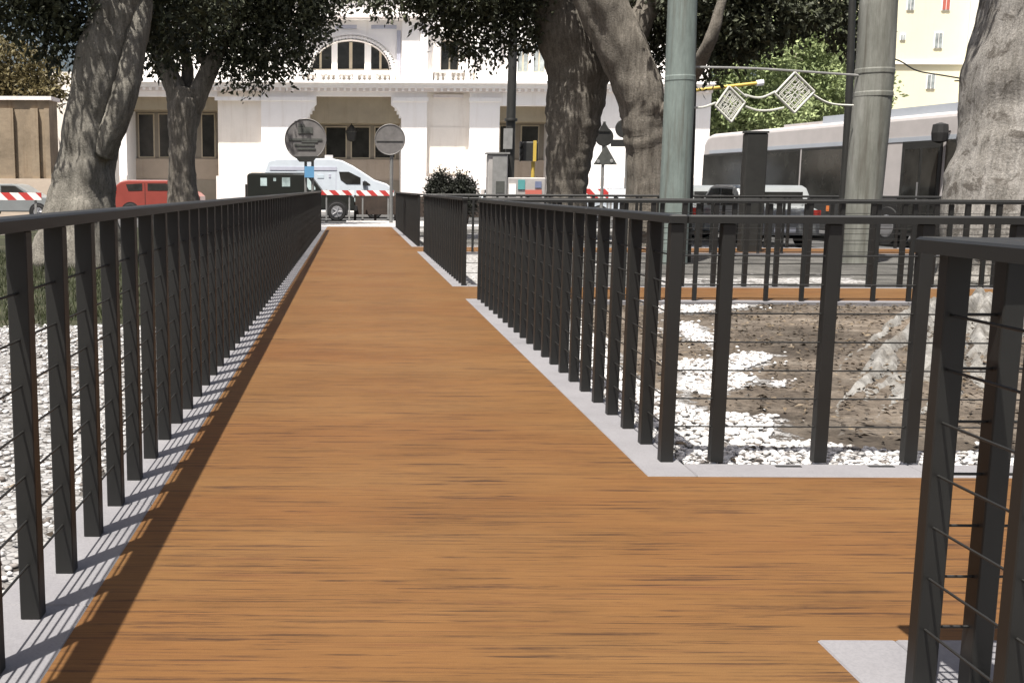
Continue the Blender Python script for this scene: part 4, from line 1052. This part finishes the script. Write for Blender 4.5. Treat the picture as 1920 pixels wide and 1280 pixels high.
# ------------------------------------------------------------------ poles, signs, street furniture
def pole(name, label, cat, nodes, Y, mat, rings, group=None, sign=1):
    N = PXN(nodes, Y); b = N[-1]
    r = thing(name, label, cat, (b[0], Y, -.12), group=group)
    path = [(b[0], Y, -.15, b[3]*1.03)]+[n for n in N[::-1]]
    mb = MB().tube([p[:3] for p in path], [p[3] for p in path], 32); obj('shaft', mb, mat, r, smooth=False)
    for (px, py, w_) in rings:
        c = W(px, py, Y); rr = w_*Y/F
        obj('collar', MB().tube([c+Vector((0,0,-.05)), c+Vector((0,0,-.03)), c+Vector((0,0,.03)), c+Vector((0,0,.05))], [rr*.98, rr, rr, rr*.98], 32), mat, r)
    return r
P1 = pole('tram_pole', 'pale green painted steel pole in front of the leaning tree', 'pole', [(1285,-160,24),(1281,-40,25.5),(1279,20,26),(1275,150,27),(1270,260,27),(1265,375,27.5),(1260,480,28)], 18.0, 'pole_green', [(1275,148,27.6)])
P2 = pole('tram_pole', 'tall mottled stone grey pole in front of the bus', 'pole', [(1662,-160,30),(1652,-40,31),(1647,10,32),(1640,140,33),(1629,260,33),(1618,380,32),(1610,485,32)], 18.3, 'pole_stone', [(1640,135,33.8),(1637,178,33.9)])
pole('cable_post', 'slim dark post just left of the mottled pole', 'pole', [(1600,-60,6),(1594,140,6.5),(1588,260,7),(1580,380,7),(1574,470,7.5)], 19.2, 'sign_dark', [])
pole('cable_post', 'thin dark conduit beside the pale green pole', 'pole', [(1303,150,3),(1300,260,3.2),(1296,375,3.4),(1292,480,3.6)], 18.2, 'sign_dark', [])
# lamp post by the cabinet
lp = pole('lamp_post', 'dark lamp post rising beside the traffic light', 'lamp post', [(966,-120,6.5),(964,0,7.5),(961,120,8),(958,220,8.5),(955,330,9)], 40.5, 'sign_dark', [(958,225,12)])
c = W(945, 262, 40.5); obj('control_box', MB().box(c.x-.05, c.x+.28, c.y-.25, c.y-.19, c.z-.35, c.z+.4), 'galv', lp)
# street sign discs
def disc_sign(label, px, py, rpx, Y, polepx, bars, mat='sign_grey', group='round road signs seen from behind'):
    c = W(px, py, Y); r = rpx*Y/F
    t = thing('round_sign', label, 'road sign', (c.x, Y, -.12), group=group)
    obj('disc', MB().disc(c, r, .05, 48), mat, t)
    obj('rim', MB().tube([c+Vector((r*math.cos(a), -.02, r*math.sin(a))) for a in np.linspace(0, 2*PI, 49)], .022, 6, cap=False), mat, t)
    for p_, w_ in polepx: 
        x = W(p_, 330, Y).x; obj('pole', MB().tube([(x, Y+.07, -.14), (x, Y+.07, c.z+r*.6)], w_*Y/F, 12), 'pole_grey', t)
    for (dx, dz, w_, h_) in bars:
        obj('bracket', MB().box(c.x+dx*r-w_*r, c.x+dx*r+w_*r, Y-.045, Y-.026, c.z+dz*r-h_*r, c.z+dz*r+h_*r), 'sign_bar', t)
    return t, c, r
t, c, r = disc_sign('large grey round sign on twin posts above the black jeep', 573, 262, 37.5, 34.4, [(573,2.6),(586,2.6)],
          [(0,.0,.82,.05),(0,.45,.36,.16),(-.05,-.25,.5,.05),(.05,-.45,.45,.04),(-.2,.68,.16,.05),(.2,-.1,.4,.04)])
obj('lower_tab', MB().prism([(c.x-r*.55, c.z-r*.82),(c.x-r*.3, c.z-r*1.08),(c.x+r*.35, c.z-r*1.08),(c.x+r*.62, c.z-r*.80)], 34.33, 34.372), 'sign_dark', t)
bx_ = W(573, 325, 38); obj('tag_plate', MB().box(W(571,325,34.4).x, W(589,325,34.4).x, 34.36, 34.40, W(573,333,34.4).z, W(573,312,34.4).z), 'blue_mark', t)
disc_sign('plain grey round sign on one post, right of the portal windows', 731, 262, 27.5, 40.0, [(734,3.2)], [(0,-.1,.9,.012)])
# dark sign cluster between the trees
YS = 34.0
c = W(1133, 257, YS); s1 = thing('road_sign_post', 'post with a dark disc above a triangular sign, between two trunks', 'road sign', (c.x, YS, -.12))
obj('pole', MB().tube([(c.x, YS+.05, -.14), (c.x, YS+.05, W(1133,228,YS).z)], .05, 12), 'pole_grey', s1)
pz = lambda py: W(1133, py, YS).z
pxx = lambda px: W(px, 260, YS).x
obj('disc', MB().disc((c.x, YS, c.z), 17*YS/F, .04, 36), 'sign_dark', s1)
obj('pointed_plate', MB().prism([(pxx(1121),pz(247)),(pxx(1131),pz(228)),(pxx(1144),pz(247))], YS-.045, YS-.022), 'sign_dark', s1)
obj('triangle', MB().prism([(pxx(1114),pz(309)),(pxx(1159),pz(309)),(pxx(1136.5),pz(272))], YS-.02, YS+.02), 'sign_bar', s1)
for p_, q_ in ((1123,303),(1148,302)): obj('fixing', MB().disc((pxx(p_), YS-.03, pz(q_)), .055, .02, 14), 'galv', s1)
c = W(1171, 241, YS+.6); s2 = thing('road_sign_post', 'post with a dark disc over a small plate, half behind the leaning trunk', 'road sign', (c.x, YS+.6, -.12))
obj('pole', MB().tube([(c.x+.12, YS+.66, -.14), (c.x+.12, YS+.66, c.z+.2)], .045, 12), 'pole_grey', s2)
obj('disc', MB().disc((c.x, YS+.6, c.z), 17.5*YS/F, .04, 36), 'sign_dark', s2)
obj('plate', MB().box(W(1154,268,YS).x, W(1190,268,YS).x, YS+.58, YS+.62, W(1154,275,YS+.6).z, W(1154,262,YS+.6).z), 'sign_dark', s2)
# traffic light
YT = 41.5; c = W(990, 282, YT)
tl = thing('traffic_light', 'dark traffic light with a yellow strip above the grey cabinet', 'traffic light', (c.x+.2, YT, -.12))
zz = lambda py: W(990, py, YT).z; xx = lambda px: W(px, 290, YT).x
obj('housing', MB().cbox(xx(979), xx(1008), YT-.15, YT+.15, zz(302), zz(266), .04), 'sign_dark', tl)
for k in range(3):
    zc = zz(272+12*k); obj('visor', MB().tube([(xx(979)-.10, YT-.0, zc), (xx(979), YT, zc)], [.15,.11], 14), 'sign_dark', tl)
obj('strip', MB().box(xx(998), xx(1004), YT-.19, YT-.152, zz(303), zz(264)), 'yellow_paint', tl)
obj('pole', MB().tube([(xx(1000), YT, -.14), (xx(1000), YT, zz(303))], .075, 12), 'yellow_paint', tl)
# cabinets with bills
YK = 40.0
kx = lambda px: W(px, 330, YK).x
kz = lambda py: W(960, py, YK).z
cb = thing('street_cabinet', 'grey notice cabinet plastered with faded bills', 'cabinet', (kx(960), YK, -.12))
obj('body', MB().cbox(kx(915), kx(952), YK, YK+.6, -.12, kz(289), .03), 'cabinet', cb)
obj('side_body', MB().cbox(kx(952.3), kx(1024), YK+.05, YK+.6, -.12, kz(333), .03), 'cabinet', cb)
obj('roof', MB().box(kx(912), kx(955), YK-.06, YK+.66, kz(288.9), kz(286)), 'galv', cb)
obj('door', MB().box(kx(923), kx(950), YK-.03, YK-.002, .2, kz(293)), 'galv', cb)
for (a, b, t_, u, mt) in ((972,985,337,355,'teal_mark'),(1004,1016,340,352,'poster_blue'),(986,1017,356,368,'poster_pink'),(930,946,340,362,'sign_bar'),(955,968,345,365,'pale_render')):
    obj('poster', MB().box(kx(a), kx(b), YK+(.02 if a > 950 else -.045), YK+(.048 if a > 950 else -.032), kz(u), kz(t_)), mt, cb)
# hoarding and striped barriers at the end of the deck
YH = 44.0
hx = lambda px, Y=YH: W(px, 370, Y).x
hz = lambda py, Y=YH: W(680, py, Y).z
def barrier(label, x0, x1, yt, yb_, Y, legs, grp='red and white striped barriers'):
    r = thing('striped_barrier', label, 'barrier', ((hx(x0,Y)+hx(x1,Y))/2, Y, -.12), group=grp)
    obj('board', MB().box(hx(x0,Y), hx(x1,Y), Y-.03, Y, hz(yb_,Y), hz(yt,Y)), 'redwhite', r)
    for p_ in legs:
        x = hx(p_, Y); obj('leg', MB().box(x-.03, x+.03, Y+.002, Y+.05, -.12, hz(yt-1,Y)), 'galv', r)
        obj('foot', MB().box(x-.05, x+.05, Y-.25, Y+.3, -.118, -.06), 'rubber', r)
    return r
barrier('striped barrier board right of the black jeep, before the van', 602, 664, 357, 366, 42.2, (612, 655))
barrier('striped barrier board on the brown hoarding, under the van bonnet', 668, 738, 357, 367, 43.7, (680, 728))
barrier('striped barrier board on the far left behind the fence', -40, 78, 364, 378, 31.0, (-20, 66))
barrier('striped barrier board leaning under the triangular sign', 1086, 1146, 352, 370, 36.0, (1092, 1140))
hb = thing('hoarding', 'low dark brown site hoarding at the end of the boardwalk', 'hoarding', (hx(700), YH, -.12))
obj('panel', MB().box(hx(664), hx(745), YH, YH+.06, .12, hz(367)), 'brown_panel', hb)
for p_ in (666, 704, 742): obj('post', MB().box(hx(p_)-.05, hx(p_)+.05, YH+.062, YH+.14, -.12, hz(366)), 'brown_panel', hb)
obj('panel', MB().box(hx(748), hx(905), YH+.4, YH+.46, .02, hz(368)), 'brown_panel', hb)
# white panel by the trunk
wp = thing('notice_board', 'small blank white board beside the leaning trunk', 'board', (W(1158,365,33).x, 33, -.12))
obj('panel', MB().box(W(1141,365,33).x, W(1172,365,33).x, 32.97, 33, W(1150,372,33).z, W(1150,354,33).z), 'white_board', wp)
for p_ in (1146, 1167): x = W(p_,365,33).x; obj('post', MB().box(x-.03, x+.03, 33.002, 33.05, -.12, W(1150,353,33).z), 'galv', wp)
# dark totem in front of the bus
YO = 21.0; tx = lambda px: W(px, 320, YO).x
to = thing('totem', 'tall dark blank totem standing in front of the bus', 'totem', (tx(1414), YO, -.12))
obj('slab', MB().cbox(tx(1393), tx(1433), YO-.12, YO+.12, -.06, W(1414,250,YO).z, .02), 'sign_dark', to)
obj('cap', MB().cbox(tx(1392), tx(1434), YO-.13, YO+.13, W(1414,249.9,YO).z, W(1414,246,YO).z, .01), 'bus_grey', to)
obj('base', MB().box(tx(1388), tx(1438), YO-.2, YO+.2, -.12, -.061), 'concrete', to)
# dark shrubs in planters
def shrub(label, px, py, rx, ry, Y, seed):
    c = W(px, py, Y); k = Y/F
    r = thing('clipped_shrub', label, 'shrub', (c.x, Y, -.12), group='dark shrubs in tubs beyond the fence')
    E = [(c.x, Y, c.z-ry*k*.5, rx*k*.9, rx*k*.8, ry*k*.9), (c.x-rx*k*.1, Y, c.z+ry*k*.55, rx*k*.34, rx*k*.4, ry*k*.5), (c.x+rx*k*.5, Y, c.z+ry*k*.05, rx*k*.3, rx*k*.4, ry*k*.45), (c.x-rx*k*.55, Y, c.z-ry*k*.05, rx*k*.3, rx*k*.4, ry*k*.4), (c.x, Y, c.z-ry*k*1.2, rx*k, rx*k*.8, ry*k*.8)]
    obj('foliage', crown_mb(E, 9000, .10, seed=seed, droop=0), 'leaf_shrub', r)
    obj('tub', MB().lathe((c.x, Y, -.12), [(rx*k*.55,0),(rx*k*.7,.42),(rx*k*.75,.45),(rx*k*.75,.5),(rx*k*.6,.5)], 20), 'brown_panel', r)
    obj('stem', MB().tube([(c.x, Y, .3), (c.x+.03, Y, c.z)], [.05,.03], 8), 'bark_dark', r)
shrub('dark shrub with a pointed top, left of the pair in tubs', 827, 350, 22, 26, 37, 71)
shrub('dark shrub in a tub, right one beside the pale blue car', 867, 354, 20, 22, 37, 72)

# hanging diamond lights and wires between the two poles
YD = 18.15
def diamond(label, px, py, hw, hh, tilt, seed):
    c = W(px, py, YD); k = YD/F
    r = thing('diamond_light', label, 'hanging light', (c.x, YD, c.z), group='unlit diamond street decorations')
    ct, sn = math.cos(tilt), math.sin(tilt)
    def Q(a, b): return c+Vector((a*hw*k*ct-b*hh*k*sn, 0, a*hw*k*sn+b*hh*k*ct))
    cor = [Q(0,1), Q(1,0), Q(0,-1), Q(-1,0)]
    fr = MB()
    for i in range(4): fr.tube([cor[i], cor[(i+1)%4]], .022, 8)
    obj('frame', fr, 'garland', r)
    la = MB()
    for s in (.78,):
        q = [Q(0,s), Q(s,0), Q(0,-s), Q(-s,0)]
        for i in range(4): la.tube([q[i], q[(i+1)%4]], .009, 6)
    for i in range(-2, 3):
        t_ = i/3.0
        la.tube([Q((t_-1)/2, (t_+1)/2), Q((t_+1)/2, (t_-1)/2)], .009, 6); la.tube([Q((t_-1)/2, -(t_+1)/2), Q((t_+1)/2, -(t_-1)/2)], .009, 6)
    for a in np.linspace(0, 2*PI, 13)[:-1]:
        la.tube([Q(.18*math.cos(a), .18*math.sin(a)), Q(.46*math.cos(a), .46*math.sin(a))], .010, 6)
    obj('lattice', la, 'garland', r)
diamond('small unlit diamond decoration hanging nearer the pale green pole', 1369, 196, 27, 32, .12, 1)
diamond('large unlit diamond decoration hanging nearer the mottled pole', 1490, 174, 36, 36, .05, 2)
def wire(name, label, pts, r, mat, Y=YD, extra=()):
    P = [W(px, py, Y) for px, py in pts]; q = [tuple(Vector(p)) for p in catmull([tuple(p)+(0,) for p in P], 6)]
    t = thing(name, label, 'wire', tuple(P[0]))
    obj('strand', MB().tube([x[:3] for x in q], r, 6), mat, t)
    for e in extra:
        P2_ = [W(px, py, Y) for px, py in e]; q2 = catmull([tuple(p)+(0,) for p in P2_], 6)
        obj('strand', MB().tube([x[:3] for x in q2], r, 6), mat, t)
    return t
wire('light_garland', 'sagging light garlands linking the diamond decorations', [(1397,178),(1415,183),(1432,182),(1454,172)], .018, 'garland',
     extra=[[(1398,200),(1420,207),(1445,207),(1470,202)], [(1525,178),(1545,190),(1566,196),(1600,198)], [(1302,202),(1320,201),(1342,193)], [(1378,164),(1392,176),(1400,182)]])
wire('span_wire', 'thick pale cable running to the mottled pole above the diamonds', [(1290,126),(1395,128),(1470,132),(1600,141),(1640,144)], .019, 'galv', 18.25)
wire('hanging_bracket', 'dark cable fitting right of the mottled pole', [(1668,108),(1690,116),(1720,133),(1770,142),(1830,152)], .012, 'sign_dark', 18.3, extra=[[(1640,136),(1668,136)], [(1640,179),(1672,180)], [(1790,152),(1840,150)]])
yb_ = thing('yellow_boom', 'yellow bar slanting above the small diamond decoration', 'bar', tuple(W(1365,160,27.6)))
p0, p1 = W(1300,170,27.5), W(1422,156,27.5)
obj('bar', MB().tube([p0, p1], .042, 10), 'yellow_paint', yb_); obj('tip', MB().tube([p1-(p1-p0).normalized()*.05, p1+(p1-p0).normalized()*.12], .07, 10), 'white_board', yb_)
